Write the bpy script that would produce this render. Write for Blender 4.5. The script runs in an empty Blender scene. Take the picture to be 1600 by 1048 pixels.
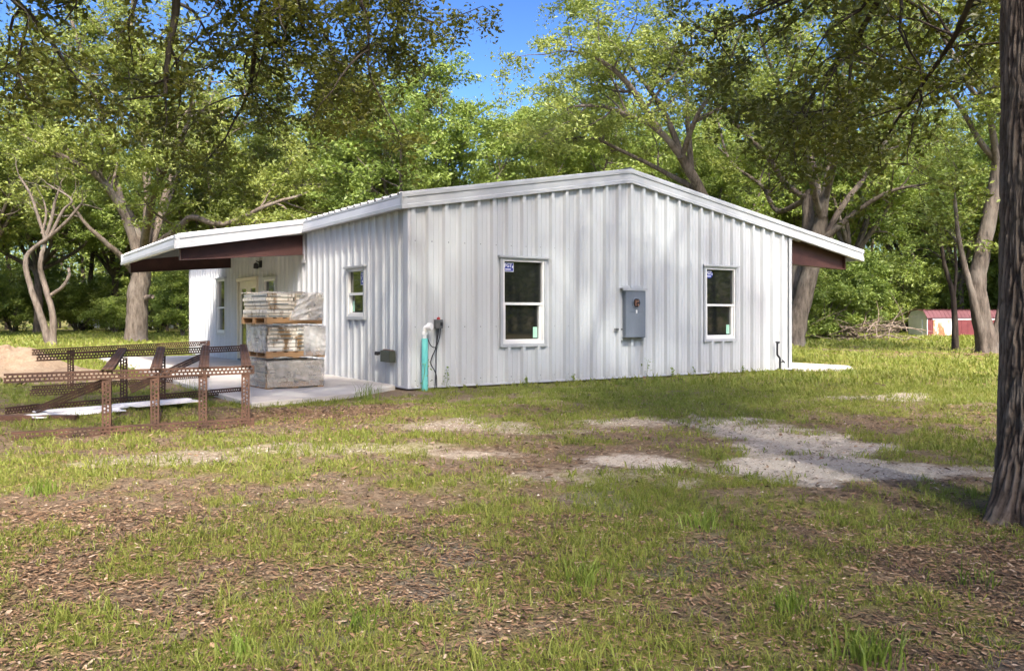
import bpy, math, random
import numpy as np
from mathutils import Vector, Matrix

random.seed(7)
sc = bpy.context.scene
col = sc.collection
R = math.radians

# ------------------------------------------------------------------ camera frame (measured from the photo)
F_PX = 1330.5; YAW = 0.5762; HZ = 494.2
CAM = np.array([-6.008, -12.259, 1.150])
FW = np.array([math.sin(YAW), math.cos(YAW), 0.0]); RT = np.array([math.cos(YAW), -math.sin(YAW), 0.0]); UP = np.array([0, 0, 1.0])
def at(x, y, d):
    """world point seen at photo pixel x, y at depth d metres"""
    return CAM + d * (FW + RT * (x - 800) / F_PX + UP * (HZ - y) / F_PX)
def gnd(x, d):
    p = at(x, 500, d); p[2] = 0.0
    return p

# ------------------------------------------------------------------ noise helpers
def _hash(ix, iy, seed):
    h = (ix.astype(np.int64) * 374761393 + iy.astype(np.int64) * 668265263 + seed * 974711) & 0x7fffffff
    h = ((h ^ (h >> 13)) * 1274126177) & 0x7fffffff
    return ((h ^ (h >> 16)) & 0xffff) / 65535.0
def vnoise(x, y, seed=0):
    ix = np.floor(x); iy = np.floor(y); fx = x - ix; fy = y - iy
    fx = fx * fx * (3 - 2 * fx); fy = fy * fy * (3 - 2 * fy)
    a = _hash(ix, iy, seed); b = _hash(ix + 1, iy, seed); c = _hash(ix, iy + 1, seed); d = _hash(ix + 1, iy + 1, seed)
    return (a * (1 - fx) + b * fx) * (1 - fy) + (c * (1 - fx) + d * fx) * fy
def fbm(x, y, seed=0, oct=4):
    s = 0; a = 0.5; t = 0
    for i in range(oct):
        s = s + a * vnoise(x * 2 ** i, y * 2 ** i, seed + i * 17); t += a; a *= 0.5
    return s / t
def smooth(a, b, x):
    t = np.clip((x - a) / (b - a), 0, 1); return t * t * (3 - 2 * t)

# ------------------------------------------------------------------ mesh helpers
class MB:
    def __init__(self): self.V = []; self.Fs = []; self.n = 0; self.mi = []
    def add(self, V, F, mi=0):
        V = np.asarray(V, float).reshape(-1, 3)
        if not isinstance(F, list) or (len(F) and np.isscalar(F[0][0])): F = [F] if isinstance(F, np.ndarray) else F
        if isinstance(F, np.ndarray): F = [F]
        for f in F:
            f = np.asarray(f, int)
            if f.ndim == 1: f = f[None, :]
            if len(f):
                self.Fs.append(f + self.n); self.mi.append(np.full(len(f), mi, int))
        self.V.append(V); self.n += len(V)
        return self
    def box(self, lo, hi, mi=0, M=None):
        x0, y0, z0 = lo; x1, y1, z1 = hi
        V = np.array([[x0, y0, z0], [x1, y0, z0], [x1, y1, z0], [x0, y1, z0], [x0, y0, z1], [x1, y0, z1], [x1, y1, z1], [x0, y1, z1]], float)
        if M is not None: V = V @ np.array(M)[:3, :3].T + np.array(M)[:3, 3]
        F = np.array([[0, 3, 2, 1], [4, 5, 6, 7], [0, 1, 5, 4], [1, 2, 6, 5], [2, 3, 7, 6], [3, 0, 4, 7]])
        return self.add(V, F, mi)
    def prism(self, poly, axis, a0, a1, mi=0):
        """poly: list of 2D points in the two other axes (order xyz without axis), extruded along axis"""
        n = len(poly); oth = [i for i in range(3) if i != axis]
        V = np.zeros((2 * n, 3)); P = np.array(poly, float)
        for k, a in ((0, a0), (1, a1)):
            V[k * n:(k + 1) * n, oth[0]] = P[:, 0]; V[k * n:(k + 1) * n, oth[1]] = P[:, 1]; V[k * n:(k + 1) * n, axis] = a
        i = np.arange(n); j = (i + 1) % n
        return self.add(V, [np.stack([i, j, j + n, i + n], 1), np.arange(n)[::-1][None, :], (np.arange(n) + n)[None, :]], mi)
    def tube(self, pts, rad, n=8, caps=True, mi=0):
        V, F = tube_arrays(pts, rad, n)
        Fs = [F]
        if caps:
            m = len(V); Fs += [np.arange(n)[::-1][None, :], (np.arange(n) + m - n)[None, :]]
        return self.add(V, Fs, mi)
    def lathe(self, c, prof, n=20, axis=2, mi=0):
        prof = np.array(prof, float); m = len(prof); a = np.arange(n) * 2 * np.pi / n
        o = [i for i in range(3) if i != axis]
        V = np.zeros((m, n, 3)); V[:, :, o[0]] = prof[:, None, 0] * np.cos(a); V[:, :, o[1]] = prof[:, None, 0] * np.sin(a); V[:, :, axis] = prof[:, None, 1]
        V = V.reshape(-1, 3) + np.array(c, float)
        i = np.arange(m - 1)[:, None] * n; j = np.arange(n)[None, :]; j2 = (j + 1) % n
        F = np.stack([i + j, i + j2, i + n + j2, i + n + j], -1).reshape(-1, 4)
        return self.add(V, [F, np.arange(n)[::-1][None, :], (np.arange(n) + (m - 1) * n)[None, :]], mi)
    def build(self, name, mats, parent=None, smooth=False, origin=None, attr=None, bevel=0, fixn=False):
        V = np.concatenate(self.V) if self.V else np.zeros((0, 3))
        return mk(name, V, self.Fs, mats, parent, smooth, origin, attr, np.concatenate(self.mi) if self.mi else None, bevel)

def mk(name, V, Fs, mats, parent=None, smooth=False, origin=None, attr=None, mi=None, bevel=0):
    V = np.asarray(V, float)
    loc = np.zeros(3)
    if origin is not None:
        loc = np.array(origin, float)
    me = bpy.data.meshes.new(name)
    if not isinstance(Fs, list): Fs = [Fs]
    W = V - loc
    me.vertices.add(len(W)); me.vertices.foreach_set('co', W.astype(np.float32).ravel())
    lv = np.concatenate([f.ravel() for f in Fs]).astype(np.int32); tot = np.concatenate([np.full(len(f), f.shape[1]) for f in Fs]).astype(np.int32)
    me.loops.add(len(lv)); me.loops.foreach_set('vertex_index', lv)
    me.polygons.add(len(tot)); me.polygons.foreach_set('loop_start', np.concatenate([[0], np.cumsum(tot)[:-1]]).astype(np.int32))
    me.polygons.foreach_set('use_smooth', np.full(len(tot), bool(smooth)))
    if not isinstance(mats, (list, tuple)): mats = [mats]
    for m in mats: me.materials.append(m)
    if mi is not None and len(mats) > 1: me.polygons.foreach_set('material_index', mi.astype(np.int32))
    if attr:
        for k, (dom, val) in attr.items():
            a = me.attributes.new(k, 'FLOAT', dom); a.data.foreach_set('value', np.asarray(val, np.float32))
    me.update(calc_edges=True)
    o = bpy.data.objects.new(name, me); col.objects.link(o)
    if parent is not None:
        o.parent = parent
        pl = np.array(parent_loc(parent)); o.location = loc - pl
    else: o.location = loc
    if bevel:
        b = o.modifiers.new('bevel', 'BEVEL'); b.width = bevel; b.segments = 2; b.limit_method = 'ANGLE'; b.angle_limit = R(40)
    return o
def parent_loc(p):
    l = Vector((0, 0, 0))
    while p is not None:
        l += p.location; p = p.parent
    return l
def tag(o, label=None, cat=None, group=None, kind=None):
    if label: o['label'] = label
    if cat: o['category'] = cat
    if group: o['group'] = group
    if kind: o['kind'] = kind
    return o
def empty(name, loc, label, cat, group=None):
    o = bpy.data.objects.new(name, None); col.objects.link(o); o.location = loc; o.empty_display_size = 0.3
    return tag(o, label, cat, group)
def copy_tree(o, parent=None):
    c = o.copy(); col.objects.link(c); c.parent = parent
    for ch in list(o.children): copy_tree(ch, c)
    return c
def tube_arrays(pts, rad, n=8):
    P = np.array(pts, float); m = len(P); rad = np.broadcast_to(np.array(rad, float), (m,))
    T = np.zeros_like(P); T[1:-1] = P[2:] - P[:-2]; T[0] = P[1] - P[0]; T[-1] = P[-1] - P[-2]
    T /= np.linalg.norm(T, axis=1)[:, None] + 1e-9
    ref = np.array([0.31, 0.95, 0.05]) if abs(T[0][2]) > 0.8 else np.array([0, 0, 1.0])
    U = np.cross(T, ref); U /= np.linalg.norm(U, axis=1)[:, None] + 1e-9
    Vv = np.cross(T, U)
    a = np.arange(n) * 2 * np.pi / n
    V = P[:, None, :] + rad[:, None, None] * (np.cos(a)[None, :, None] * U[:, None, :] + np.sin(a)[None, :, None] * Vv[:, None, :])
    i = np.arange(m - 1)[:, None] * n; j = np.arange(n)[None, :]; j2 = (j + 1) % n
    F = np.stack([i + j2, i + j, i + n + j, i + n + j2], -1).reshape(-1, 4)
    return V.reshape(-1, 3), F
def catmull(P, k=6):
    P = np.array(P, float)
    Q = np.vstack([2 * P[0] - P[1], P, 2 * P[-1] - P[-2]]); out = []
    for i in range(1, len(Q) - 2):
        p0, p1, p2, p3 = Q[i - 1], Q[i], Q[i + 1], Q[i + 2]
        for t in np.arange(k) / k:
            out.append(0.5 * (2 * p1 + (p2 - p0) * t + (2 * p0 - 5 * p1 + 4 * p2 - p3) * t * t + (3 * p1 - p0 - 3 * p2 + p3) * t ** 3))
    out.append(Q[-2]); return np.array(out)

# ------------------------------------------------------------------ materials
class NT:
    def __init__(self, name):
        self.m = bpy.data.materials.new(name); self.m.use_nodes = True; self.t = self.m.node_tree
        self.b = self.t.nodes['Principled BSDF']; self.out = self.t.nodes['Material Output']
    def n(self, typ, **kw):
        nd = self.t.nodes.new(typ)
        for k, v in kw.items():
            if k.startswith('i_'):
                key = k[2:]; key = int(key) if key.isdigit() else key.replace('_', ' ')
                nd.inputs[key].default_value = v
            else: setattr(nd, k, v)
        return nd
    def l(self, a, b): self.t.links.new(a, b)
    def coord(self, kind='Object', scale=(1, 1, 1)):
        tc = self.n('ShaderNodeTexCoord'); mp = self.n('ShaderNodeMapping'); mp.inputs['Scale'].default_value = scale
        self.l(tc.outputs[kind], mp.inputs['Vector']); return mp.outputs['Vector']
    def noise(self, vec, scale, detail=4, rough=0.55):
        nd = self.n('ShaderNodeTexNoise'); nd.inputs['Scale'].default_value = scale; nd.inputs['Detail'].default_value = detail; nd.inputs['Roughness'].default_value = rough
        self.l(vec, nd.inputs['Vector']); return nd.outputs['Fac']
    def ramp(self, fac, stops):
        r = self.n('ShaderNodeValToRGB'); e = r.color_ramp.elements
        while len(e) < len(stops): e.new(0.5)
        for k, (p, c) in enumerate(stops):
            e[k].position = p; e[k].color = (*c, 1) if len(c) == 3 else c
        self.l(fac, r.inputs['Fac']); return r.outputs['Color']
    def mix(self, fac, a, b, mode='MIX'):
        m = self.n('ShaderNodeMix', data_type='RGBA', blend_type=mode)
        for s, v in ((m.inputs['Factor'], fac), (m.inputs[6], a), (m.inputs[7], b)):
            if hasattr(v, 'links') or isinstance(v, bpy.types.NodeSocket): self.l(v, s)
            elif isinstance(v, (int, float)): s.default_value = v
            else: s.default_value = (*v, 1)
        return m.outputs[2]
    def math(self, op, a, b=0.0, clamp=False):
        m = self.n('ShaderNodeMath', operation=op); m.use_clamp = clamp
        for s, v in ((m.inputs[0], a), (m.inputs[1], b)):
            if isinstance(v, bpy.types.NodeSocket): self.l(v, s)
            else: s.default_value = v
        return m.outputs[0]
    def bump(self, h, strength=0.3, dist=0.02):
        b = self.n('ShaderNodeBump'); b.inputs['Strength'].default_value = strength; b.inputs['Distance'].default_value = dist
        self.l(h, b.inputs['Height']); self.l(b.outputs['Normal'], self.b.inputs['Normal'])
    def attr(self, name):
        a = self.n('ShaderNodeAttribute', attribute_name=name); return a.outputs['Fac']
    def base(self, c): 
        if isinstance(c, bpy.types.NodeSocket): self.l(c, self.b.inputs['Base Color'])
        else: self.b.inputs['Base Color'].default_value = (*c, 1)
    def set(self, rough=0.6, metal=0.0, spec=0.5):
        self.b.inputs['Roughness'].default_value = rough; self.b.inputs['Metallic'].default_value = metal; self.b.inputs['Specular IOR Level'].default_value = spec
M = {}
def varied(key, c0, c1, scale=3.0, rough=0.6, metal=0.0, spec=0.4, bump=0.0, stretch=(1, 1, 1), bscale=30, bdist=0.01):
    t = NT(key); v = t.coord('Object', stretch)
    t.base(t.ramp(t.noise(v, scale, 5), [(0.3, c0), (0.7, c1)])); t.set(rough, metal, spec)
    if bump: t.bump(t.noise(v, bscale, 4), bump, bdist)
    M[key] = t.m; return t
# painted wall sheet, slightly chalky with faint rain streaks and splash dirt near the foot (real stains)
def wall_mat():
    t = NT('painted_wall_sheet'); v = t.coord('Object', (1, 1, 0.22))
    st = t.noise(v, 2.2, 3, 0.5)
    c = t.ramp(st, [(0.3, (0.425, 0.447, 0.455)), (0.65, (0.46, 0.484, 0.492))])
    tc = t.n('ShaderNodeTexCoord'); sp = t.n('ShaderNodeSeparateXYZ'); t.l(tc.outputs['Object'], sp.inputs[0])
    nz = t.noise(t.coord('Object', (1.5, 1.5, 1.5)), 3.0, 5)
    lim = t.math('MULTIPLY', nz, 0.55)
    dirt = t.math('SUBTRACT', lim, sp.outputs['Z']); dirt = t.math('MULTIPLY', dirt, 1.6, True)
    c = t.mix(t.math('MULTIPLY', dirt, 0.5), c, (0.30, 0.26, 0.20))
    t.base(c); t.set(0.42, 0.0, 0.5)
    M['wall'] = t.m
wall_mat()
varied('trim', (0.345, 0.362, 0.370), (0.40, 0.42, 0.43), 2.0, 0.35, bump=0.08, bscale=5, bdist=0.01)
varied('roof_sheet', (0.55, 0.55, 0.55), (0.65, 0.65, 0.65), 1.5, 0.35)
varied('corner_trim', (0.41, 0.42, 0.44), (0.46, 0.47, 0.49), 2.0, 0.35, stretch=(1, 1, .4))
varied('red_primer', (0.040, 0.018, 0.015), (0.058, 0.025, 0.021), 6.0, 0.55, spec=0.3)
varied('vinyl', (0.62, 0.62, 0.59), (0.68, 0.68, 0.65), 3.0, 0.4)
varied('cream_paint', (0.56, 0.52, 0.41), (0.62, 0.58, 0.47), 3.0, 0.45)
varied('sticker_blue', (0.015, 0.03, 0.22), (0.02, 0.04, 0.27), 8, 0.4)
varied('sticker_white', (0.75, 0.76, 0.8), (0.8, 0.8, 0.84), 8, 0.4)
varied('mint_tape', (0.30, 0.55, 0.40), (0.36, 0.62, 0.46), 8, 0.5)
varied('grey_steel', (0.13, 0.155, 0.185), (0.17, 0.195, 0.225), 4, 0.42, spec=0.5, stretch=(1, 1, .5))
varied('dark_grey_plastic', (0.08, 0.085, 0.085), (0.12, 0.125, 0.12), 12, 0.5)
varied('olive_plastic', (0.045, 0.055, 0.04), (0.065, 0.075, 0.055), 12, 0.5)
varied('black_plastic', (0.012, 0.012, 0.013), (0.022, 0.022, 0.024), 12, 0.45)
varied('red_plastic', (0.35, 0.03, 0.03), (0.42, 0.04, 0.035), 12, 0.45)
varied('copper', (0.20, 0.10, 0.07), (0.36, 0.20, 0.14), 20, 0.4, metal=0.4)
varied('pvc_white', (0.72, 0.72, 0.70), (0.8, 0.8, 0.78), 10, 0.4)
varied('teal_pipe', (0.10, 0.42, 0.40), (0.16, 0.52, 0.48), 5, 0.45, stretch=(1, 1, .6))
varied('concrete', (0.42, 0.395, 0.35), (0.56, 0.53, 0.475), 1.6, 0.85, spec=0.2, bump=0.2, bscale=60, bdist=0.004)
varied('raw_wood', (0.30, 0.17, 0.075), (0.45, 0.27, 0.13), 6, 0.75, spec=0.2, stretch=(.4, 3, 3), bump=0.3, bscale=20)
varied('rust', (0.036, 0.023, 0.018), (0.115, 0.062, 0.040), 4, 0.8, spec=0.25, bump=0.4, bscale=60, bdist=0.004)
varied('white_trim_sheet', (0.70, 0.70, 0.69), (0.80, 0.80, 0.79), 3, 0.4)
varied('shed_white', (0.62, 0.66, 0.68), (0.76, 0.78, 0.79), 2.5, 0.5)
varied('shed_red', (0.095, 0.018, 0.021), (0.14, 0.032, 0.034), 2.5, 0.5)
varied('shed_roof', (0.085, 0.030, 0.036), (0.12, 0.048, 0.054), 1.2, 0.5)
varied('house_wall', (0.55, 0.58, 0.62), (0.7, 0.72, 0.75), 1.2, 0.7)
varied('house_roof', (0.20, 0.21, 0.23), (0.28, 0.29, 0.31), 2.0, 0.8)
varied('car_paint', (0.75, 0.76, 0.78), (0.8, 0.81, 0.82), 2.0, 0.25)
varied('tyre', (0.015, 0.015, 0.015), (0.025, 0.025, 0.025), 9, 0.8)
varied('dead_wood', (0.13, 0.10, 0.075), (0.25, 0.205, 0.16), 5, 0.85, spec=0.15)
varied('cardboard_dark', (0.10, 0.13, 0.13), (0.16, 0.18, 0.17), 12, 0.7)
def glass_mat():
    t = NT('window_glass'); t.base((0.012, 0.014, 0.013)); t.set(0.03, 0.0, 1.0)
    M['glass'] = t.m
glass_mat()
def box_mat():
    t = NT('printed_carton'); v = t.coord('Object')
    n1 = t.noise(v, 2.2, 6, 0.7); n2 = t.noise(t.coord('Object', (1, 1, 0.4)), 5.0, 5, 0.7)
    oi = t.n('ShaderNodeObjectInfo'); c = t.ramp(t.math('ADD', t.math('MULTIPLY', n1, .6), t.math('MULTIPLY', oi.outputs['Random'], .4)), [(0.2, (0.36, 0.30, 0.20)), (0.45, (0.60, 0.54, 0.42)), (0.75, (0.76, 0.72, 0.63))])
    c = t.mix(t.ramp(n2, [(0.52, (0, 0, 0)), (0.62, (1, 1, 1))]), c, (0.20, 0.12, 0.05))
    t.base(c); t.set(0.65, 0, 0.3); M['carton'] = t.m
box_mat()
def wrap_mat():
    t = NT('stretch_wrap'); v = t.coord('Object', (1, 1, 1.0))
    t.base(t.ramp(t.noise(v, 3.0, 6, 0.7), [(0.3, (0.52, 0.47, 0.38)), (0.6, (0.68, 0.63, 0.54)), (0.75, (0.52, 0.41, 0.25))])); t.set(0.25, 0, 0.6)
    w = t.n('ShaderNodeTexWave', wave_type='BANDS'); w.inputs['Scale'].default_value = 3.0; w.inputs['Distortion'].default_value = 9.0; w.inputs['Detail'].default_value = 4
    mp = t.coord('Object', (1.0, 1.0, 2.2)); t.l(mp, w.inputs['Vector']); t.bump(w.outputs['Fac'], 0.35, 0.015)
    tr = t.n('ShaderNodeBsdfTransparent'); mx = t.n('ShaderNodeMixShader')
    f = t.ramp(t.noise(v, 4.0, 4), [(0.35, (0.15, 0.15, 0.15)), (0.72, (0.62, 0.62, 0.62))])
    t.l(f, mx.inputs['Fac']); t.l(tr.outputs[0], mx.inputs[1]); t.l(t.b.outputs[0], mx.inputs[2]); t.l(mx.outputs[0], t.out.inputs['Surface'])
    M['wrap'] = t.m
wrap_mat()
M['wrap_white'] = M['wrap'].copy(); M['wrap_white'].name = 'torn_white_wrap'
for n_ in M['wrap_white'].node_tree.nodes:
    if n_.type == 'VALTORGB':
        for e_ in n_.color_ramp.elements:
            c_ = e_.color; e_.color = ((.22, .22, .22, 1) if e_.position < .5 else (.82, .82, .82, 1)) if abs(c_[0] - c_[1]) < 1e-4 else (c_[0] * 1.2, c_[1] * 1.25, c_[2] * 1.35, 1)
def bark_mat(key, c0, c1, c2, scale=6.0, bump=0.8, bd=0.03):
    t = NT(key); v = t.coord('Object', (1, 1, 0.22)); n1 = t.noise(v, scale, 6, 0.7)
    n2 = t.noise(t.coord('Object'), 0.9, 4)
    c = t.ramp(n1, [(0.32, c0), (0.62, c1)])
    c = t.mix(t.ramp(n2, [(0.5, (0, 0, 0)), (0.68, (0.75, 0.75, 0.75))]), c, c2)
    t.base(c); t.set(0.9, 0, 0.15); t.bump(n1, bump, bd); M[key] = t.m
bark_mat('bark', (0.042, 0.035, 0.028), (0.14, 0.118, 0.095), (0.17, 0.155, 0.13), 9.0, 1.0, .06)
bark_mat('bark_pale', (0.055, 0.044, 0.034), (0.17, 0.142, 0.112), (0.20, 0.18, 0.15), 9.0, 1.0, .06)
bark_mat('bark_dark', (0.025, 0.020, 0.016), (0.07, 0.056, 0.045), (0.09, 0.085, 0.07), 9.0)
def furrow_mat():
    t = NT('furrowed_bark'); h = t.attr('ridge'); v = t.coord('Object')
    n1 = t.noise(v, 30, 5, .7); n2 = t.noise(v, 3.0, 4)
    c = t.ramp(h, [(0.15, (0.022, 0.015, 0.011)), (0.5, (0.095, 0.070, 0.052)), (1.0, (0.25, 0.205, 0.165))])
    c = t.mix(t.ramp(n2, [(0.5, (0, 0, 0)), (0.66, (0.4, 0.4, 0.4))]), c, (0.15, 0.15, 0.125))
    c = t.mix(0.35, c, t.ramp(n1, [(0.3, (0.02, 0.015, 0.012)), (0.7, (0.16, 0.13, 0.11))]))
    t.base(c); t.set(0.92, 0, 0.15); t.bump(n1, 0.6, 0.008); M['furrow'] = t.m
furrow_mat()
def leaf_mat(key, ca, cb, cc, trans=0.35, tcol=None, rough=0.45, patch=0.35):
    t = NT(key); r = t.attr('rnd'); n = t.noise(t.coord('Object'), patch, 3)
    oi = t.n('ShaderNodeObjectInfo')
    f = t.math('ADD', t.math('MULTIPLY', r, 0.55), t.math('MULTIPLY', n, 0.6)); f = t.math('ADD', f, t.math('MULTIPLY', oi.outputs['Random'], 0.22)); f = t.math('SUBTRACT', f, 0.16)
    c = t.ramp(f, [(0.15, ca), (0.55, cb), (0.9, cc)])
    t.base(c); t.set(rough, 0, 0.35)
    tl = t.n('ShaderNodeBsdfTranslucent'); c2 = t.mix(1.0, c, (1.25, 1.25, 0.55), 'MULTIPLY'); t.l(c2, tl.inputs['Color'])
    mx = t.n('ShaderNodeMixShader'); mx.inputs['Fac'].default_value = trans
    t.l(t.b.outputs[0], mx.inputs[1]); t.l(tl.outputs[0], mx.inputs[2]); t.l(mx.outputs[0], t.out.inputs['Surface'])
    M[key] = t.m
leaf_mat('leaf_oak', (0.110, 0.150, 0.032), (0.195, 0.240, 0.054), (0.29, 0.32, 0.09), 0.33)
leaf_mat('leaf_green', (0.105, 0.155, 0.034), (0.19, 0.26, 0.055), (0.28, 0.335, 0.085), 0.33)
leaf_mat('leaf_dark', (0.11, 0.155, 0.034), (0.19, 0.245, 0.052), (0.26, 0.305, 0.072), 0.33)
leaf_mat('leaf_near', (0.065, 0.078, 0.018), (0.125, 0.138, 0.028), (0.21, 0.21, 0.048), 0.42, rough=0.38, patch=1.0)
leaf_mat('grass_blade', (0.12, 0.155, 0.028), (0.185, 0.228, 0.040), (0.29, 0.29, 0.078), 0.35, rough=0.55, patch=0.5)
leaf_mat('weed_leaf', (0.10, 0.15, 0.025), (0.16, 0.23, 0.035), (0.24, 0.29, 0.07), 0.3, rough=0.5)
def litter_mat():
    t = NT('dead_leaf'); r = t.attr('rnd')
    t.base(t.ramp(r, [(0.0, (0.045, 0.031, 0.021)), (0.35, (0.115, 0.072, 0.043)), (0.7, (0.20, 0.122, 0.068)), (0.92, (0.28, 0.19, 0.115)), (1.0, (0.38, 0.30, 0.22))])); t.set(0.75, 0, 0.25); M['litter'] = t.m
litter_mat()
def ground_mat():
    t = NT('yard_ground'); v = t.coord('Object')
    sand = t.attr('sand'); grass = t.attr('grass'); lit = t.attr('litter'); gray = t.attr('gray')
    nf = t.noise(v, 14.0, 8, 0.72); nm = t.noise(v, 2.5, 6, 0.65); nff = t.noise(v, 55.0, 6, 0.75)
    soil = t.ramp(nf, [(0.28, (0.075, 0.055, 0.037)), (0.5, (0.17, 0.128, 0.085)), (0.72, (0.29, 0.23, 0.16))])
    lt = t.ramp(nff, [(0.3, (0.065, 0.040, 0.025)), (0.5, (0.155, 0.095, 0.056)), (0.7, (0.26, 0.17, 0.105))])
    c = t.mix(lit, soil, lt)
    gr = t.ramp(nff, [(0.3, (0.085, 0.085, 0.022)), (0.52, (0.16, 0.165, 0.036)), (0.75, (0.25, 0.23, 0.075))])
    c = t.mix(t.math('MULTIPLY', grass, 0.85), c, gr)
    c = t.mix(t.math('MULTIPLY', gray, 0.4), c, t.ramp(nff, [(0.3, (0.06, 0.06, 0.062)), (0.7, (0.17, 0.17, 0.175))]))
    sd = t.ramp(nff, [(0.25, (0.22, 0.185, 0.14)), (0.45, (0.42, 0.37, 0.295)), (0.7, (0.57, 0.515, 0.43))])
    sd = t.mix(t.math('MULTIPLY', t.ramp(nm, [(0.4, (0, 0, 0)), (0.65, (1, 1, 1))]), 0.5), sd, (0.40, 0.36, 0.30))
    sm = t.math('ADD', t.math('MULTIPLY', sand, 1.35), t.math('ADD', t.math('MULTIPLY', nf, 1.5), t.math('MULTIPLY', nff, 1.1))); sm = t.math('SUBTRACT', sm, 1.5, True)
    c = t.mix(sm, c, sd)
    t.base(c); t.set(0.95, 0, 0.12)
    h = t.math('ADD', t.math('MULTIPLY', nf, 0.7), t.math('MULTIPLY', nff, 0.5)); t.bump(h, 0.9, 0.03); M['ground'] = t.m
ground_mat()
def mound_mat():
    t = NT('pale_sand'); v = t.coord('Object'); n = t.noise(v, 2.2, 6, 0.65); nf = t.noise(v, 26.0, 6, 0.7)
    c = t.ramp(n, [(0.35, (0.19, 0.12, 0.075)), (0.5, (0.29, 0.215, 0.14)), (0.7, (0.37, 0.29, 0.195))])
    c = t.mix(0.4, c, t.ramp(nf, [(0.3, (0.15, 0.10, 0.06)), (0.7, (0.40, 0.33, 0.23))]))
    t.base(c); t.set(0.95, 0, 0.12); t.bump(nf, 0.8, 0.03); M['mound'] = t.m
mound_mat()
def rust_door_mat():
    t = NT('rusty_white_door'); v = t.coord('Object', (1, 1, 0.5)); n = t.noise(v, 2.6, 6, 0.65)
    t.base(t.ramp(n, [(0.47, (0.46, 0.45, 0.41)), (0.56, (0.26, 0.13, 0.05)), (0.7, (0.16, 0.07, 0.035))])); t.set(0.6); M['rust_door'] = t.m
rust_door_mat()

# ------------------------------------------------------------------ world, sun, camera
LDIR = Vector((1.0, 3.0, -3.5)).normalized()
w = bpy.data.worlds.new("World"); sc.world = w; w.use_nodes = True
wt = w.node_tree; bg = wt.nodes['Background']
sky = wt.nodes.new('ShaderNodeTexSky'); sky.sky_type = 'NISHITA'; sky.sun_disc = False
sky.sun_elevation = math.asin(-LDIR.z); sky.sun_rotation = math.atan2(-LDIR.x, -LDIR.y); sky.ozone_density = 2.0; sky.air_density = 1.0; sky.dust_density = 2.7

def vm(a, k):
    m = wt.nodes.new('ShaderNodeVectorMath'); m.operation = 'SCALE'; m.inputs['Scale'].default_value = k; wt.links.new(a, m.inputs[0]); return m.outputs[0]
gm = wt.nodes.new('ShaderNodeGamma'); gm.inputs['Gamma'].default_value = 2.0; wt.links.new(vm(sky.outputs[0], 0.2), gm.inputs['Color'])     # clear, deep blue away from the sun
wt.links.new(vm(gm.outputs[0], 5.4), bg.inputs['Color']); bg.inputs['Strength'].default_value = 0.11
sl = bpy.data.lights.new('sun', 'SUN'); sl.energy = 2.1; sl.angle = R(1.6); sl.color = (1.0, 0.965, 0.86)
so = bpy.data.objects.new('sun', sl); col.objects.link(so); so.rotation_euler = LDIR.to_track_quat('-Z', 'Y').to_euler(); so.location = (-10, -20, 25)
cam = bpy.data.cameras.new('camera'); co = bpy.data.objects.new('camera', cam); col.objects.link(co)
co.location = CAM; co.rotation_euler = (R(90), 0, -YAW); cam.sensor_width = 36; cam.lens = 36 * F_PX / 1600
cam.shift_y = (HZ - 524) / 1600; cam.clip_end = 3000; cam.clip_start = 0.05
sc.camera = co
sc.view_settings.view_transform = 'Standard'; sc.view_settings.look = 'None'; sc.view_settings.gamma = 1.0; sc.view_settings.exposure = 1.58
sc.cycles.max_bounces = 8; sc.cycles.diffuse_bounces = 4; sc.cycles.transparent_max_bounces = 12; sc.cycles.use_denoising = True

# ------------------------------------------------------------------ ground with sand, grass, litter fields
def uv_of(x, y):
    dx = x - CAM[0]; dy = y - CAM[1]
    return dx * RT[0] + dy * RT[1], dx * FW[0] + dy * FW[1]          # metres to the right of and ahead of the tripod
def blob(lat, dep, cl, cd, rl, rd, seed, soft=0.5):
    d = np.sqrt(((lat - cl) / rl) ** 2 + ((dep - cd) / rd) ** 2) + (fbm(lat * 1.9, dep * 1.9, seed, 5) - 0.5) * 2.0
    return 1 - smooth(0.45, 1.35, d)
SAND = [(2.15, 6.5, 1.15, 0.62, .95), (2.7, 6.2, 0.65, 0.26, .7), (2.5, 8.0, 0.75, 1.25, .85), (1.7, 9.3, 0.9, 0.5, .5), (5.5, 12.1, 1.1, 0.5, .55), (-0.7, 9.0, 0.9, 0.5, .42), (0.3, 6.1, .8, .28, .33),
        (-3.0, 6.8, 0.9, 0.4, .42), (-1.9, 7.3, 0.8, 0.25, .35), (-1.0, 7.4, .7, .25, .35), (-.3, 7.2, .6, .25, .55), (3.4, 5.85, .4, .15, .3), (13.5, 21.5, 1.6, .5, .7), (0.55, 8.6, .9, .3, .4), (-2.6, 8.0, 0.5, 0.3, .3)]
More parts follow.
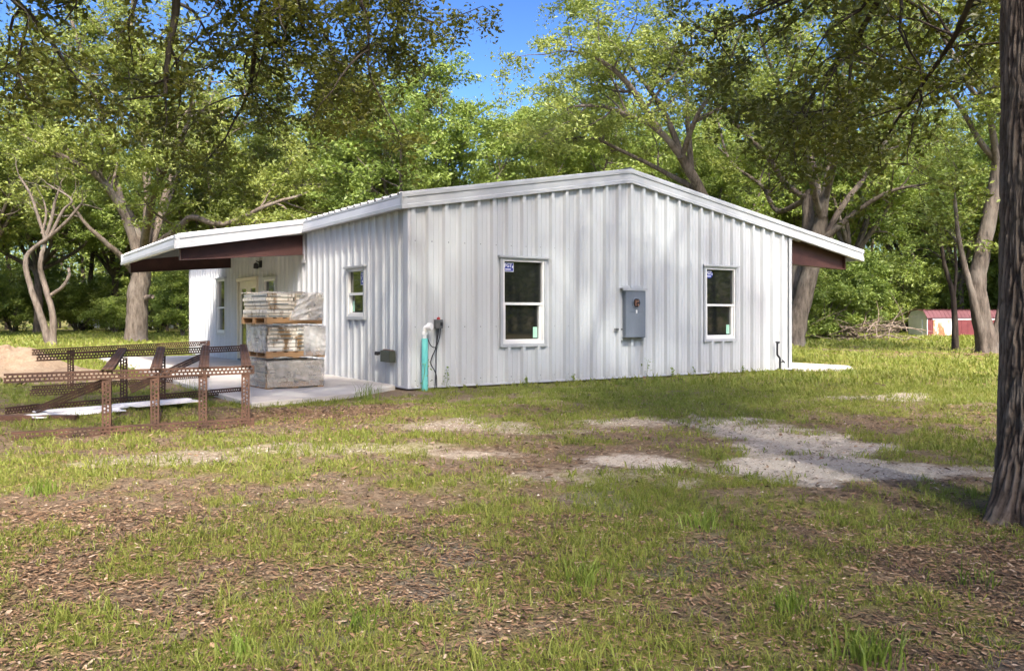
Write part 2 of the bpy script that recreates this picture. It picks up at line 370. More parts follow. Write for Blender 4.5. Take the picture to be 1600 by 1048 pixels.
def fields(x, y):
    lat, dep = uv_of(x, y)
    s = np.zeros_like(x)
    for k, (cl, cd, rl, rd, a) in enumerate(SAND): s = np.maximum(s, a * blob(lat, dep, cl, cd, rl, rd, 11 + k))
    n = fbm(x * 0.9, y * 0.9, 3, 5); n2 = fbm(x * 3.2, y * 3.2, 5, 3); nb = fbm(x * 0.22, y * 0.22, 9, 3)
    cover = 0.545 + 0.28 * smooth(10, 16, dep) + 0.22 * smooth(0, 5, lat) * smooth(8, 13, dep) + 0.12 * (nb - 0.5)
    for (cl, cd, rl, rd, a) in [(-2.0, 5.4, 1.4, 0.65, -.25), (0.2, 6.9, 1.3, .7, -.12), (-3.8, 6.3, .8, .8, .3), (-2.1, 3.2, .9, .7, -.22), (2.6, 3.6, .8, .8, -.22), (0.2, 4.6, 1.3, .6, .12), (1.0, 5.6, .8, .5, .12), (0.0, 3.4, .5, .5, .05),
                               (-2.6, 10.4, 1.6, .9, -.3), (-1.4, 8.6, 1.2, .5, -.16), (13.5, 25.5, 4.5, 2.0, -.7), (17, 29, 6, 2.0, -.6), (9, 29, 4, 1.6, -.5), (-5.6, 15.5, 2.2, 2.0, -.6), (2.2, 10.6, 2.2, .8, .2), (3.6, 5.0, 0.8, 0.5, -.15)]:
        cover = cover + a * blob(lat, dep, cl, cd, rl, rd, 77)
    g = smooth(-0.17, 0.22, (cover - 0.5) * 0.9 + (n - 0.5) * 0.8 + (n2 - 0.5) * 0.9)
    g = g * (1 - 0.88 * smooth(0.25, 0.85, s))
    sb = np.where((x > -2.75) & (x < 0.1) & (y > -0.9) & (y < 13.5), 0.0, 1.0)
    l = np.clip(0.24 + 0.95 * smooth(-1.2, -3.4, lat) * smooth(5, 3, dep) + 0.8 * smooth(1.6, 3.2, lat) * smooth(5.5, 3.5, dep) + 0.5 * blob(lat, dep, 13.5, 25.5, 5, 2.2, 5) + 0.6 * blob(lat, dep, -2.4, 10.2, 1.6, .9, 6) + (n2 - .5) * .8, 0, 1)
    gy = smooth(0.63, 0.72, fbm(x * 1.5, y * 1.5, 41, 4)) * smooth(7, 5.5, dep)
    return s, g * sb, l, gy
def ground_z(x, y):
    lat, dep = uv_of(x, y)
    near = smooth(60, 15, np.abs(dep)) 
    bld = smooth(0.0, 1.2, np.maximum(np.maximum(-3.0 - x, x - 11.6), np.maximum(-1.0 - y, y - 15.5)))
    return ((fbm(x * 0.8, y * 0.8, 21, 4) - 0.5) * 0.09 + (fbm(x * 4, y * 4, 22, 3) - 0.5) * 0.03) * bld * near - 0.03 * (1 - bld)
rr = np.concatenate([np.geomspace(.25, 1.6, 30)[:-1], np.geomspace(1.6, 32, 430)[:-1], np.geomspace(32, 1500, 90)]); nr = len(rr)
th = math.atan2(FW[1], FW[0]); aa = np.concatenate([np.linspace(th - .85, th + .85, 1000)[:-1], np.linspace(th + .85, th - .85 + 2 * np.pi, 200)[:-1]]); na = len(aa)
gx = (CAM[0] + rr[:, None] * np.cos(aa)[None]).ravel(); gy_ = (CAM[1] + rr[:, None] * np.sin(aa)[None]).ravel()
gx = np.append(gx, CAM[0]); gy_ = np.append(gy_, CAM[1])
gz = ground_z(gx, gy_); fs, fg, fl, fgr = fields(gx, gy_)
i = np.arange(nr - 1)[:, None] * na; j = np.arange(na)[None]; j2 = (j + 1) % na
Fq = np.stack([i + j, i + na + j, i + na + j2, i + j2], -1).reshape(-1, 4)
Ft = np.stack([np.full(na, nr * na), np.arange(na), (np.arange(na) + 1) % na], 1)
g = mk('ground', np.stack([gx, gy_, gz], 1), [Fq, Ft], M['ground'], smooth=True, attr={'sand': ('POINT', fs), 'grass': ('POINT', fg), 'litter': ('POINT', fl), 'gray': ('POINT', fgr)})
tag(g, kind='structure')

# ---- grass blades and leaf litter standing on it (uncountable)
rng = np.random.default_rng(5)
def blades(P, H, Wd, lean, rng):
    n = len(P); a = rng.uniform(0, 2 * np.pi, n); dx = np.cos(a); dy = np.sin(a)
    L = lean * H
    b = rng.uniform(0, 2 * np.pi, n); wx = -np.sin(b) * Wd * .5; wy = np.cos(b) * Wd * .5
    V = np.zeros((n, 5, 3))
    V[:, 0] = P + np.stack([wx, wy, 0 * wx], 1); V[:, 1] = P - np.stack([wx, wy, 0 * wx], 1)
    mid = P + np.stack([dx * L * .35, dy * L * .35, H * .62], 1)
    V[:, 2] = mid - np.stack([wx, wy, 0 * wx], 1) * .8; V[:, 3] = mid + np.stack([wx, wy, 0 * wx], 1) * .8
    V[:, 4] = P + np.stack([dx * L, dy * L, H * (1 - .25 * lean)], 1)
    k = np.arange(n)[:, None] * 5
    return V.reshape(-1, 3), [k + np.array([[0, 1, 2, 3]]), k + np.array([[3, 2, 4]])], rng.uniform(0, 1, n)
GV = []; GQ = []; GT = []; GR = []; off = 0
def sample(n, d0, d1, spread, rng):
    d = np.sqrt(rng.uniform(d0 ** 2, d1 ** 2, n)); lat = rng.uniform(-spread, spread, n) * d
    return CAM[0] + RT[0] * lat + FW[0] * d, CAM[1] + RT[1] * lat + FW[1] * d, d
for (d0, d1, ntuft, nb, h0, h1, wd, rad) in [(1.5, 5, 18000, 5, .008, .026, .0035, .03), (5, 12, 18000, 5, .010, .035, .007, .06), (1.5, 6, 15000, 9, .02, .07, .0042, .022), (6, 14, 30000, 7, .025, .075, .008, .045), (14, 30, 24000, 6, .05, .12, .022, .14), (30, 62, 20000, 5, .08, .18, .05, .3)]:
    x, y, d = sample(ntuft, d0, d1, .85, rng); s, gfl, l, gq = fields(x, y)
    k = (rng.uniform(0, 1, ntuft) < (gfl ** 1.2) * .60 + 0.09 * (s < .2)) & ~((x > -.05) & (x < 9.2) & (y > -.02) & (y < 15.3)) & ~((x > -2.75) & (x < .1) & (y > -0.8) & (y < 13.2)) & ~((x > 9) & (x < 11.3) & (y > -.6) & (y < 15.3))
    x, y, gfl = x[k], y[k], gfl[k]; nt = len(x)
    hh = rng.uniform(h0, h1, nt) * (0.6 + 0.7 * fbm(x * .7, y * .7, 55, 3) + .25 * gfl) 
    X = np.repeat(x, nb) + rng.normal(0, rad * .6, nt * nb); Y = np.repeat(y, nb) + rng.normal(0, rad * .6, nt * nb)
    Hh = np.repeat(hh, nb) * rng.uniform(.5, 1.25, nt * nb)
    P = np.stack([X, Y, ground_z(X, Y) - .004], 1)
    V, (q, t3), r = blades(P, Hh, wd * rng.uniform(.6, 1.3, len(X)), rng.uniform(.2, 1.3, len(X)), rng)
    r = np.clip(r * .6 + np.repeat(rng.uniform(0, .5, nt), nb), 0, 1)
    GV.append(V); GQ.append(q + off); GT.append(t3 + off); GR.append(r); off += len(V)
r = np.concatenate(GR)
tag(mk('grass', np.concatenate(GV), [np.concatenate(GQ), np.concatenate(GT)], M['grass_blade'], attr={'rnd': ('FACE', np.concatenate([r, r]))}),
    'thin patchy yellow green grass growing over the bare yard', 'grass', kind='stuff')
LV = []; LR = []; SMALL = [(1.5, 5, 130000), (5, 11, 110000)]
for (d0, d1, n, s0, s1) in [(1.5, 6, 46000, .006, .017), (6, 13, 44000, .010, .026), (13, 30, 9000, .04, .08)]:
    x, y, d = sample(n, d0, d1, .85, rng); s, gfl, l, gq = fields(x, y)
    k = (rng.uniform(0, 1, n) < np.clip((l * .8 + .03) * (1 - .65 * gfl) * (1 - .9 * (s > .3)), .04, 1)) & ~((x > -.02) & (x < 9.2) & (y > -.02) & (y < 15.3)) & ~((x > -2.75) & (x < .1) & (y > -0.8) & (y < 13.2))
    x, y, d = x[k], y[k], d[k]; n = len(x)
    P = np.stack([x, y, ground_z(x, y) + rng.uniform(.002, .015, n)], 1)
    a = rng.uniform(0, 2 * np.pi, n); L = rng.uniform(s0, s1, n) * rng.choice([.6, 1, 1, 1.5], n); Wd = L * rng.uniform(.22, .5, n); tl = rng.uniform(-.5, .5, n); cv = rng.uniform(0, .5, n)
    ax = np.stack([np.cos(a), np.sin(a), tl], 1); sd = np.stack([-np.sin(a), np.cos(a), rng.uniform(-.5, .5, n)], 1)
    V = np.zeros((n, 6, 3)); up = np.array([0, 0, 1.])
    V[:, 0] = P - ax * L[:, None]; V[:, 3] = P + ax * L[:, None]
    for idx, sg, t in ((1, 1, -.35), (2, 1, .4), (5, -1, -.35), (4, -1, .4)):
        V[:, idx] = P + ax * (L * t)[:, None] + sd * (sg * Wd)[:, None] + up * (cv * Wd)[:, None]
    V[:, :, 2] = np.maximum(V[:, :, 2], (P[:, 2] - .004)[:, None])
    LV.append(V.reshape(-1, 3)); LR.append(rng.uniform(0, 1, n) ** 1.1)
for (d0, d1, n) in SMALL:                                                # bits of twig, needle and torn leaf
    x, y, d = sample(n, d0, d1, .8, rng); s, gfl, l, gq = fields(x, y)
    k = (rng.uniform(0, 1, n) < np.clip((.45 + .6 * l) * (1 - .5 * gfl) * (1 - .65 * (s > .3)), .06, 1)) & ~((x > -.02) & (x < 9.2) & (y > -.02)) & ~((x > -2.75) & (x < .1) & (y > -0.8))
    x, y, d = x[k], y[k], d[k]; n = len(x); P = np.stack([x, y, ground_z(x, y) + rng.uniform(.003, .012, n)], 1); a = rng.uniform(0, 2 * np.pi, n)
    L = rng.uniform(.004, .016, n) * (1 + d * .07); Wd = rng.uniform(.0012, .004, n) * (1 + d * .12); ax = np.stack([np.cos(a), np.sin(a), rng.uniform(-.25, .25, n)], 1); sd = np.stack([-np.sin(a), np.cos(a), 0 * a], 1)
    V = np.zeros((n, 6, 3))
    for idx, sg, t_ in ((1, 1, -.5), (2, 1, .5), (5, -1, -.5), (4, -1, .5)): V[:, idx] = P + ax * (L * t_)[:, None] + sd * (sg * Wd)[:, None]
    V[:, 0] = P - ax * L[:, None]; V[:, 3] = P + ax * L[:, None]; V[:, 1:3, 2] += .0015
    LV.append(V.reshape(-1, 3)); LR.append(rng.uniform(0, 1, n) ** .8)
V = np.concatenate(LV); n = len(V) // 6; k = np.arange(n)[:, None] * 6; r = np.concatenate(LR)
tag(mk('leaf_litter', V, [k + np.array([[0, 1, 2, 3]]), k + np.array([[0, 3, 4, 5]])], M['litter'], attr={'rnd': ('FACE', np.concatenate([r, r]))}),
    'dry brown fallen leaves scattered over the yard soil', 'leaf litter', kind='stuff')

x, y, d = sample(60000, 4, 14, .8, rng); s, gfl, l, gq = fields(x, y); k = rng.uniform(0, 1, len(x)) < smooth(.25, .7, s) * .75 + .02; x, y, d = x[k], y[k], d[k]; n = len(x)
P = np.stack([x, y, ground_z(x, y)], 1); rs = rng.uniform(.003, .011, n) * (1 + d * .03); O = np.array([[1, 0, 0], [0, 1, 0], [-1, 0, 0], [0, -1, 0], [0, 0, .8], [0, 0, -.8]])
an = rng.uniform(0, 6.28, n); ca, sa = np.cos(an), np.sin(an); sx = rng.uniform(.6, 1.5, n)
Q = np.stack([(O[:, 0][None] * sx[:, None] * ca[:, None] - O[:, 1][None] * sa[:, None]), (O[:, 0][None] * sx[:, None] * sa[:, None] + O[:, 1][None] * ca[:, None]), np.broadcast_to(O[:, 2][None], (n, 6))], -1) * rs[:, None, None] + P[:, None, :]
k = np.arange(n)[:, None, None] * 6; F = (k + np.array([[0, 1, 4], [1, 2, 4], [2, 3, 4], [3, 0, 4]])[None]).reshape(-1, 3)
varied('pebble', (0.22, 0.195, 0.155), (0.54, 0.49, 0.415), 25, .85)
tag(mk('gravel', Q.reshape(-1, 3), F, M['pebble']), 'small pale stones scattered over the bare sandy patches', 'gravel', kind='stuff')
# ------------------------------------------------------------------ the metal building
BW = 9.14; BL = 15.2; EY0 = 4.68; EY1 = 10.85; PX = -2.52; OX = 11.6
def roofz(x): return 3.89 - 0.172 * abs(x - 4.57)
bld = empty('metal_building', (0, 0, 0), 'white ribbed metal building with a low gable roof and rust red porch beams', 'building')
GAB = np.array([[1, 0, 0, 0], [0, -1, 0, 0], [0, 0, 1, 0], [0, 0, 0, 1.]])         # local s, out, up
SID = np.array([[0, -1, 0, 0], [1, 0, 0, 0], [0, 0, 1, 0], [0, 0, 0, 1.]])
BAK = np.array([[1, 0, 0, 0], [0, 1, 0, BL], [0, 0, 1, 0], [0, 0, 0, 1.]])
RGT = np.array([[0, 1, 0, BW], [1, 0, 0, 0], [0, 0, 1, 0], [0, 0, 0, 1.]])
def tf(V, T): V = np.asarray(V, float); return V @ T[:3, :3].T + T[:3, 3]
def panel_profile(s0, s1, phase=0.04, p=0.305, rh=.062):
    pts = []
    for k in range(int((s0 - phase) / p) - 1, int((s1 - phase) / p) + 2):
        c = phase + k * p
        pts += [(c - .052, 0), (c - .026, rh), (c + .026, rh), (c + .052, 0), (c + .092, 0), (c + .100, .009), (c + .112, .009), (c + .12, 0), (c + .186, 0), (c + .194, .009), (c + .206, .009), (c + .214, 0)]
    pts = [q for q in pts if s0 < q[0] < s1]
    return [(s0, 0)] + pts + [(s1, 0)]
def panel_wall(name, T, s0, s1, top, holes, label=None, zb=0.02):
    pr = panel_profile(s0, s1, rh=.062 if T is GAB else .036); S = np.array([q[0] for q in pr]); O = np.array([q[1] for q in pr])
    ex = [e for h in holes for e in (h[0], h[1])] + [e for e in (4.57,) if T is GAB or T is BAK]
    S2 = np.unique(np.concatenate([S, ex])) if ex else S
    O2 = np.interp(S2, S, O); mb = MB()
    for a in range(len(S2) - 1):
        x0, x1, o0, o1 = S2[a], S2[a + 1], O2[a], O2[a + 1]; xm = (x0 + x1) / 2
        cuts = sorted([(h[2], h[3]) for h in holes if h[0] < xm < h[1]]); lo = (zb, zb); segs = []
        for c in cuts: segs.append((lo, (c[0], c[0]))); lo = (c[1], c[1])
        segs.append((lo, (top(x0), top(x1))))
        for (b, t_) in segs:
            mb.add(tf([[x0, o0, b[0]], [x1, o1, b[1]], [x1, o1, t_[1]], [x0, o0, t_[0]]], T), np.array([[0, 1, 2, 3]]))
    for zz in (0.12, 0.98, 2.36):
        c = 0.04 + .305 * 0
        s = s0 + .1
        for k in range(int((s1 - s0) / .305) + 1):
            s = 0.04 + .065 + .305 * k
            if s > s1 - .05 or any(h[0] - .06 < s < h[1] + .06 and h[2] - .05 < zz < h[3] + .05 for h in holes): continue
            mb.box((s - .009, 0, zz - .009), (s + .009, .007, zz + .009), 1, T)
    o = mb.build(name, [M['wall'], M['dark_grey_plastic']], bld)
    if label: o['label'] = label
    return o
HG = [(1.72, 2.64, 0.65, 2.14), (6.55, 7.46, 0.66, 2.145)]
HS = [(1.70, 2.52, 1.12, 2.01), (6.71, 7.62, 1.12, 2.01), (8.12, 9.80, 0.08, 2.07), (11.03, 11.92, .68, 2.155)]
eave_in = lambda s: roofz(0) - .10
panel_wall('gable_wall', GAB, 0.0, BW, lambda s: roofz(s) - .08, HG)
panel_wall('side_wall', SID, 0.0, BL, eave_in, HS)
panel_wall('rear_wall', BAK, 0.0, BW, lambda s: roofz(s) - .08, [])
panel_wall('far_side_wall', RGT, 0.0, BL, lambda s: roofz(BW) - .10, [])
for (x, y, sx, sy) in ((0, 0, -1, -1), (0, BL, -1, 1)):
    mb = MB(); mb.box((x - .042, y + (sy * .042 if sy < 0 else -.0), .015), (x - .036, y + (.10 if sy < 0 else .042), roofz(0) - .15))
    mb.box((x - .036, min(y + sy * .042, y + sy * .036), .015), (x + .085, max(y + sy * .042, y + sy * .036), roofz(0) - .15)); mb.build('corner_trim', M['corner_trim'], bld)
mb = MB()
mb.box((BW - .05, -.048, .015), (BW + .045, -.042, roofz(BW) - .13)); mb.box((BW + .039, -.042, .015), (BW + .045, .1, roofz(BW) - .13))
mb.build('corner_trim', M['trim'], bld)
mb = MB(); mb.box((-.045, -.05, .0), (BW + .045, -.003, .03)); mb.box((-.05, 0, .0), (-.003, BL, .03)); mb.build('base_trim', M['corner_trim'], bld)
# roof sheets with standing ribs
def roof_part(name, x0, x1, y0, y1, parent=bld):
    pr = panel_profile(y0, y1, 0.15); mb = MB(); n = len(pr)
    V = [[x0, s, roofz(x0) + o * .6 + .012] for s, o in pr] + [[x1, s, roofz(x1) + o * .6 + .012] for s, o in pr]
    i = np.arange(n - 1); mb.add(V, np.stack([i, i + n, i + n + 1, i + 1], 1))
    o = mb.build(name, M['roof_sheet'], parent); m = o.modifiers.new('thickness', 'SOLIDIFY'); m.thickness = .012; m.offset = -1
    return o
roof_part('roof', -.115, 4.57, -.05, BL + .05); rp = roof_part('roof', PX - .02, -.1155, EY0, EY1); roof_part('roof', 4.5705, OX + .02, -.05, BL + .05)
mb = MB(); mb.add([[4.45, -.06, roofz(4.45) + .056], [4.57, -.06, roofz(4.57) + .06], [4.69, -.06, roofz(4.69) + .056], [4.45, BL + .06, roofz(4.45) + .056], [4.57, BL + .06, roofz(4.57) + .06], [4.69, BL + .06, roofz(4.69) + .056]], np.array([[0, 1, 4, 3], [1, 2, 5, 4]])).build('ridge_cap', M['trim'], bld)
RAKE = [(.0, .03), (.085, .03), (.09, .0), (.088, -.05), (.07, -.062), (.07, -.165), (.088, -.178), (.088, -.235), (.0, -.235)]
def sweep(mb, prof, path, out):
    n = len(prof); m = len(path); V = np.zeros((m, n, 3)); out = np.array(out, float)
    for k, p in enumerate(path):
        for q, (o, z) in enumerate(prof): V[k, q] = np.array(p) + out * o + np.array([0, 0, z])
    i = np.arange(m - 1)[:, None] * n; j = np.arange(n)[None]; j2 = (j + 1) % n
    return mb.add(V.reshape(-1, 3), [np.stack([i + j, i + j2, i + n + j2, i + n + j], -1).reshape(-1, 4), np.arange(n)[None], (np.arange(n) + (m - 1) * n)[None, ::-1]])
def rz(x, y): return (x, y, roofz(x))
sweep(MB(), RAKE, [rz(-.16, 0 - .002), rz(4.57, -.002), rz(OX + .09, -.002)], (0, -1, 0)).build('rake_trim', M['trim'], bld)
sweep(MB(), RAKE, [rz(-.16, BL), rz(4.57, BL), rz(OX + .09, BL)], (0, 1, 0)).build('rake_trim', M['trim'], bld)
sweep(MB(), RAKE, [rz(PX - .09, EY0), rz(-.082, EY0)], (0, -1, 0)).build('rake_trim', M['trim'], bld)
sweep(MB(), RAKE, [rz(PX - .09, EY1), rz(-.082, EY1)], (0, 1, 0)).build('rake_trim', M['trim'], bld)
EAVE = [(.0, -.012), (.06, -.012), (.06, -.04), (.052, -.05), (.085, -.17), (.095, -.178), (.095, -.235), (.0, -.235)]
def eave(x, y0, y1, sx): sweep(MB(), EAVE, [(x, y0, roofz(x)), (x, y1, roofz(x))], (sx, 0, 0)).build('eave_trim', M['trim'], bld)
eave(-.07, -.085, EY0 - .091, -1); eave(-.07, EY1 + .091, BL + .085, -1); eave(PX, EY0 - .085, EY1 + .085, -1); eave(OX, -.085, BL + .085, 1)
# porch ceiling liner and tapered red beams
mb = MB()
def ibeam(y, xw, zt0, zb0, xe, zt1, zb1, fl=.075):
    mb = MB(); mb.prism([(xw, zb0), (xe, zb1), (xe, zt1), (xw, zt0)], 1, y - .006, y + .006)
    mb.prism([(xw, zb0 - .012), (xe, zb1 - .012), (xe, zb1), (xw, zb0)], 1, y - fl, y + fl)
    mb.prism([(xw, zt0), (xe, zt1), (xe, zt1 + .012), (xw, zt0 + .012)], 1, y - fl, y + fl)
    s = 1 if xe > xw else -1
    mb.box((min(xe, xe + s * .014), y - fl, zb1 - .012), (max(xe, xe + s * .014), y + fl, zt1 + .012))
    return mb.build('porch_beam', M['red_primer'], bld)
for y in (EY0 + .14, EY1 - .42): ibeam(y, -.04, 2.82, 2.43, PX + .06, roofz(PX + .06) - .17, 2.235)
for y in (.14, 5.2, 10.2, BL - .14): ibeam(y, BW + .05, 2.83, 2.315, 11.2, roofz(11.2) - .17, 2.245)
def purlin(x, y0, y1, h=.15):
    z = roofz(x) - .03
    MB().box((x - .005, y0, z - h), (x + .005, y1, z)).box((x + .005, y0, z - h), (x + .055, y1, z - h + .006)).box((x + .005, y0, z - .006), (x + .055, y1, z)).build('purlin', M['red_primer'], bld)
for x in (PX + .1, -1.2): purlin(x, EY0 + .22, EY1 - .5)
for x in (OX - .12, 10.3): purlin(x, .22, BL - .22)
MB().box((-.06, EY0 + .02, 2.30), (-.045, EY0 + .16, 2.86)).box((-.065, EY0 + .0, 2.25), (-.045, EY0 + .2, 2.29)).build('beam_bracket', M['corner_trim'], bld)
# writing
def text_arrays(s, size):
    cu = bpy.data.curves.new('lettering', 'FONT'); cu.body = s; cu.size = size; cu.resolution_u = 2; cu.extrude = 0.0; cu.offset = size * .02
    ob = bpy.data.objects.new('lettering', cu); col.objects.link(ob)
    me = bpy.data.meshes.new_from_object(ob.evaluated_get(bpy.context.evaluated_depsgraph_get()))
    V = np.array([v.co for v in me.vertices]); F = [np.array([list(p.vertices)]) for p in me.polygons]
    bpy.data.objects.remove(ob); bpy.data.curves.remove(cu); bpy.data.meshes.remove(me)
    return V, F
def window(T, s0, s1, z0, z1, split=.57, sticker='sq', parent=bld, tape=True):
    """trimmed white single-hung window: s along the wall, outer trim size"""
    mb = MB(); t_ = .05
    mb.box((s0, -.01, z0), (s0 + t_, .046, z1), 0, T).box((s1 - t_, -.01, z0), (s1, .046, z1), 0, T)
    mb.box((s0 + t_, -.01, z0), (s1 - t_, .052, z0 + .055), 0, T)
    mb.box((s0 - .04, -.01, z1 - .012), (s1 + .05, .075, z1 + .022), 0, T).box((s0 + t_, -.01, z1 - .035), (s1 - t_, .05, z1 - .013), 0, T)
    a0, a1, b0, b1 = s0 + t_, s1 - t_, z0 + .055, z1 - .035; f = .038; zm = b0 + (b1 - b0) * (1 - split) + .0
    mb.box((a0, -.05, b0), (a0 + f, .03, b1), 1, T).box((a1 - f, -.05, b0), (a1, .03, b1), 1, T).box((a0 + f, -.05, b1 - f), (a1 - f, .03, b1), 1, T).box((a0 + f, -.05, b0), (a1 - f, .034, b0 + f * 1.2), 1, T)
    w = mb.build('window', [M['trim'], M['vinyl']], parent)
    c0, c1, d0, d1 = a0 + f, a1 - f, b0 + f * 1.2, b1 - f
    zm = d0 + (d1 - d0) * .47
    MB().box((c0, -.045, zm - .022), (c1, .02, zm + .022), 0, T).build('sash_rail', M['vinyl'], w)
    sm = MB(); e = .055
    sm.box((c1 - e, -.045, d0), (c1, .008, zm - .022), 0, T).box((c0, -.045, d0), (c0 + .03, .008, zm - .022), 0, T).box((c0 + .03, -.045, d0), (c1 - e, .008, d0 + .03), 0, T)
    sm.build('sash', M['vinyl'], w)
    MB().box((c0, -.03, zm + .022), (c1, -.022, d1), 0, T).build('pane', M['glass'], w)
    MB().box((c0 + .03, -.044, d0 + .03), (c1 - e, -.036, zm - .022), 0, T).build('pane', M['glass'], w)
    if tape: MB().box((c1 - e - .10, -.0355, d0 + .05), (c1 - e - .012, -.034, d0 + .24), 0, T).build('tape_mark', M['mint_tape'], w)
    if sticker:
        sw, sh = (.20, .155) if sticker != 'tall' else (.20, .23)
        x0 = c0 + .015; zt = d1 - .02; mb = MB()
        if sticker == 'oval':
            a = np.arange(28) * 2 * np.pi / 28
            V = np.stack([x0 + sw / 2 + np.cos(a) * sw / 2, 0 * a - .0215, zt - sh / 2 + np.sin(a) * sh / 2], 1)
            mb.add(tf(V, T), [np.arange(28)[None]], 0)
        else:
            mb.box((x0, -.022, zt - sh), (x0 + sw, -.0205, zt), 1, T); mb.box((x0 + .008, -.0205, zt - sh + .008), (x0 + sw - .008, -.0198, zt - .008), 0, T)
        V, F = text_arrays('PGT', .088)
        V = V - V.min(0); V[:, 0] *= .148 / V[:, 0].max(); V = np.stack([V[:, 0] + x0 + .016, 0 * V[:, 0] - .0192, V[:, 1] + zt - sh * .5 - (.005 if sticker != 'tall' else -.02)], 1); mb.add(tf(V, T), F, 1)
        mb.box((x0 + sw - .033, -.0198, zt - sh * .58), (x0 + sw - .012, -.0192, zt - sh * .36), 1, T)
        mb.box((x0 + .03, -.0198, zt - sh * .80), (x0 + sw * .72, -.0192, zt - sh * .70), 1, T)
        mb.build('sticker', [M['sticker_blue'], M['sticker_white']], w)
    return w
w1 = window(GAB, 1.70, 2.66, .625, 2.165); w1['label'] = 'tall white window with a square blue sticker, left of the meter box'
w2 = window(GAB, 6.53, 7.48, .64, 2.17, sticker='oval'); w2['label'] = 'white window with an oval blue sticker, right of the meter box'
w3 = window(SID, 1.68, 2.54, 1.09, 2.035, sticker='tall'); w3['label'] = 'small white window beside the stacked pallets'
w4 = window(SID, 6.69, 7.64, 1.09, 2.035, sticker='tall', tape=False); w4['label'] = 'small window under the porch roof'
w5 = window(SID, 11.0, 11.94, .65, 2.18, sticker=None, tape=False); w5['label'] = 'tall window on the sunlit wall beyond the porch'
# french door under the porch
mb = MB(); T = SID; s0, s1, zt = 8.10, 9.82, 2.09
mb.box((s0, -.01, .06), (s0 + .06, .05, zt), 0, T).box((s1 - .06, -.01, .06), (s1, .05, zt), 0, T).box((s0 - .03, -.01, zt - .06), (s1 + .03, .06, zt + .02), 0, T).box((s0 + .06, -.06, .05), (s1 - .06, .05, .08), 1, T)
door = mb.build('door', [M['cream_paint'], M['dark_grey_plastic']], bld)
for k in range(2):
    a = s0 + .06 + k * (s1 - s0 - .12) / 2 + .004; b = a + (s1 - s0 - .12) / 2 - .008; lf = MB(); q = .19
    lf.box((a, -.05, .085), (a + q, .0, zt - .065), 0, T).box((b - q, -.05, .085), (b, .0, zt - .065), 0, T).box((a + q, -.05, .085), (b - q, .0, .33), 0, T).box((a + q, -.05, zt - .25), (b - q, .0, zt - .065), 0, T)
    l_ = lf.build('door_leaf', M['cream_paint'], door)
    MB().box((a + q, -.03, .33), (b - q, -.02, zt - .25), 0, T).build('pane', M['glass'], door)
mb = MB(); mb.tube(tf([[8.98, .0, 1.0], [8.98, .05, 1.0], [9.07, .05, 1.0]], SID), .012, 8); mb.build('door_handle', M['grey_steel'], door)
# porch wall lamp
mb = MB(); mb.box((7.74, 0.0, 2.30), (7.86, .07, 2.46), 0, SID).tube(tf([[7.80, .07, 2.42], [7.80, .15, 2.45], [7.80, .15, 2.40]], SID), .015, 8)
c = tf([[7.80, .15, 0]], SID)[0]; mb.lathe(c, [(.02, 2.41), (.055, 2.38), (.06, 2.28), (.045, 2.27), (.0, 2.27)], 14)
mb.build('wall_lamp', M['black_plastic'], bld)
# electric meter box
T = GAB; mb = MB(); a0, a1, z0, z1 = 4.385, 4.875, .75, 1.665
mx = MB().box((a0, 0, z0), (a1, .145, z1), 0, T).build('meter_box', M['grey_steel'], bld, bevel=.008)
cov = MB().box((a0 + .012, .145, 1.235), (a1 - .012, .151, z1 - .012), 0, T).box((a0 + .012, .145, z0 + .012), (a1 - .012, .151, 1.228), 0, T).build('cover', M['grey_steel'], mx, bevel=.003)
def disc(c, prof, name, m, par): return MB().lathe(c, prof, 24, axis=1).build(name, m, par, smooth=False)
cc = (4.635, 0, 1.40)
disc(cc, [(.105, -.1505), (.105, -.166), (.088, -.170), (.084, -.156), (.0, -.156)], 'meter_ring', M['grey_steel'], mx)
disc(cc, [(.082, -.157), (.082, -.1592), (0, -.1595)], 'meter_socket', M['black_plastic'], mx)
mb = MB()
for sx in (-1, 1):
    for sz in (-1, 1): mb.box((cc[0] + sx * .03 - .012, -.185, cc[2] + sz * .035 - .022), (cc[0] + sx * .03 + .012, -.16, cc[2] + sz * .035 + .022))
mb.tube([(cc[0] - .04, -.165, cc[2] - .01), (cc[0] - .01, -.19, cc[2] + .02), (cc[0] + .045, -.165, cc[2] + .04)], .012, 7)
mb.build('meter_jaw', M['copper'], mx)
MB().box((4.625, -.166, 1.205), (4.65, -.1512, 1.27)).build('latch', M['pvc_white'], mx)
MB().box((4.30, 0, z1 + .002), (4.90, .17, z1 + .016), 0, T).box((4.30, .155, z1 - .035), (4.90, .17, z1 + .002), 0, T).box((4.30, .012, z1 + .016), (4.90, .036, z1 + .06), 0, T).build('rain_hood', M['trim'], mx)
MB().box((4.335, 0, z0 - .01), (4.383, .05, z1), 0, T).box((4.877, 0, z0 - .01), (4.90, .05, z1), 0, T).box((4.335, 0, z0 - .045), (4.90, .05, z0 - .012), 0, T).build('opening_trim', M['trim'], mx)
MB().box((4.20, .034, .895), (4.38, .06, .925), 0, T).box((4.23, .06, .89), (4.27, .085, .93), 0, T).build('conduit_stub', M['dark_grey_plastic'], mx)
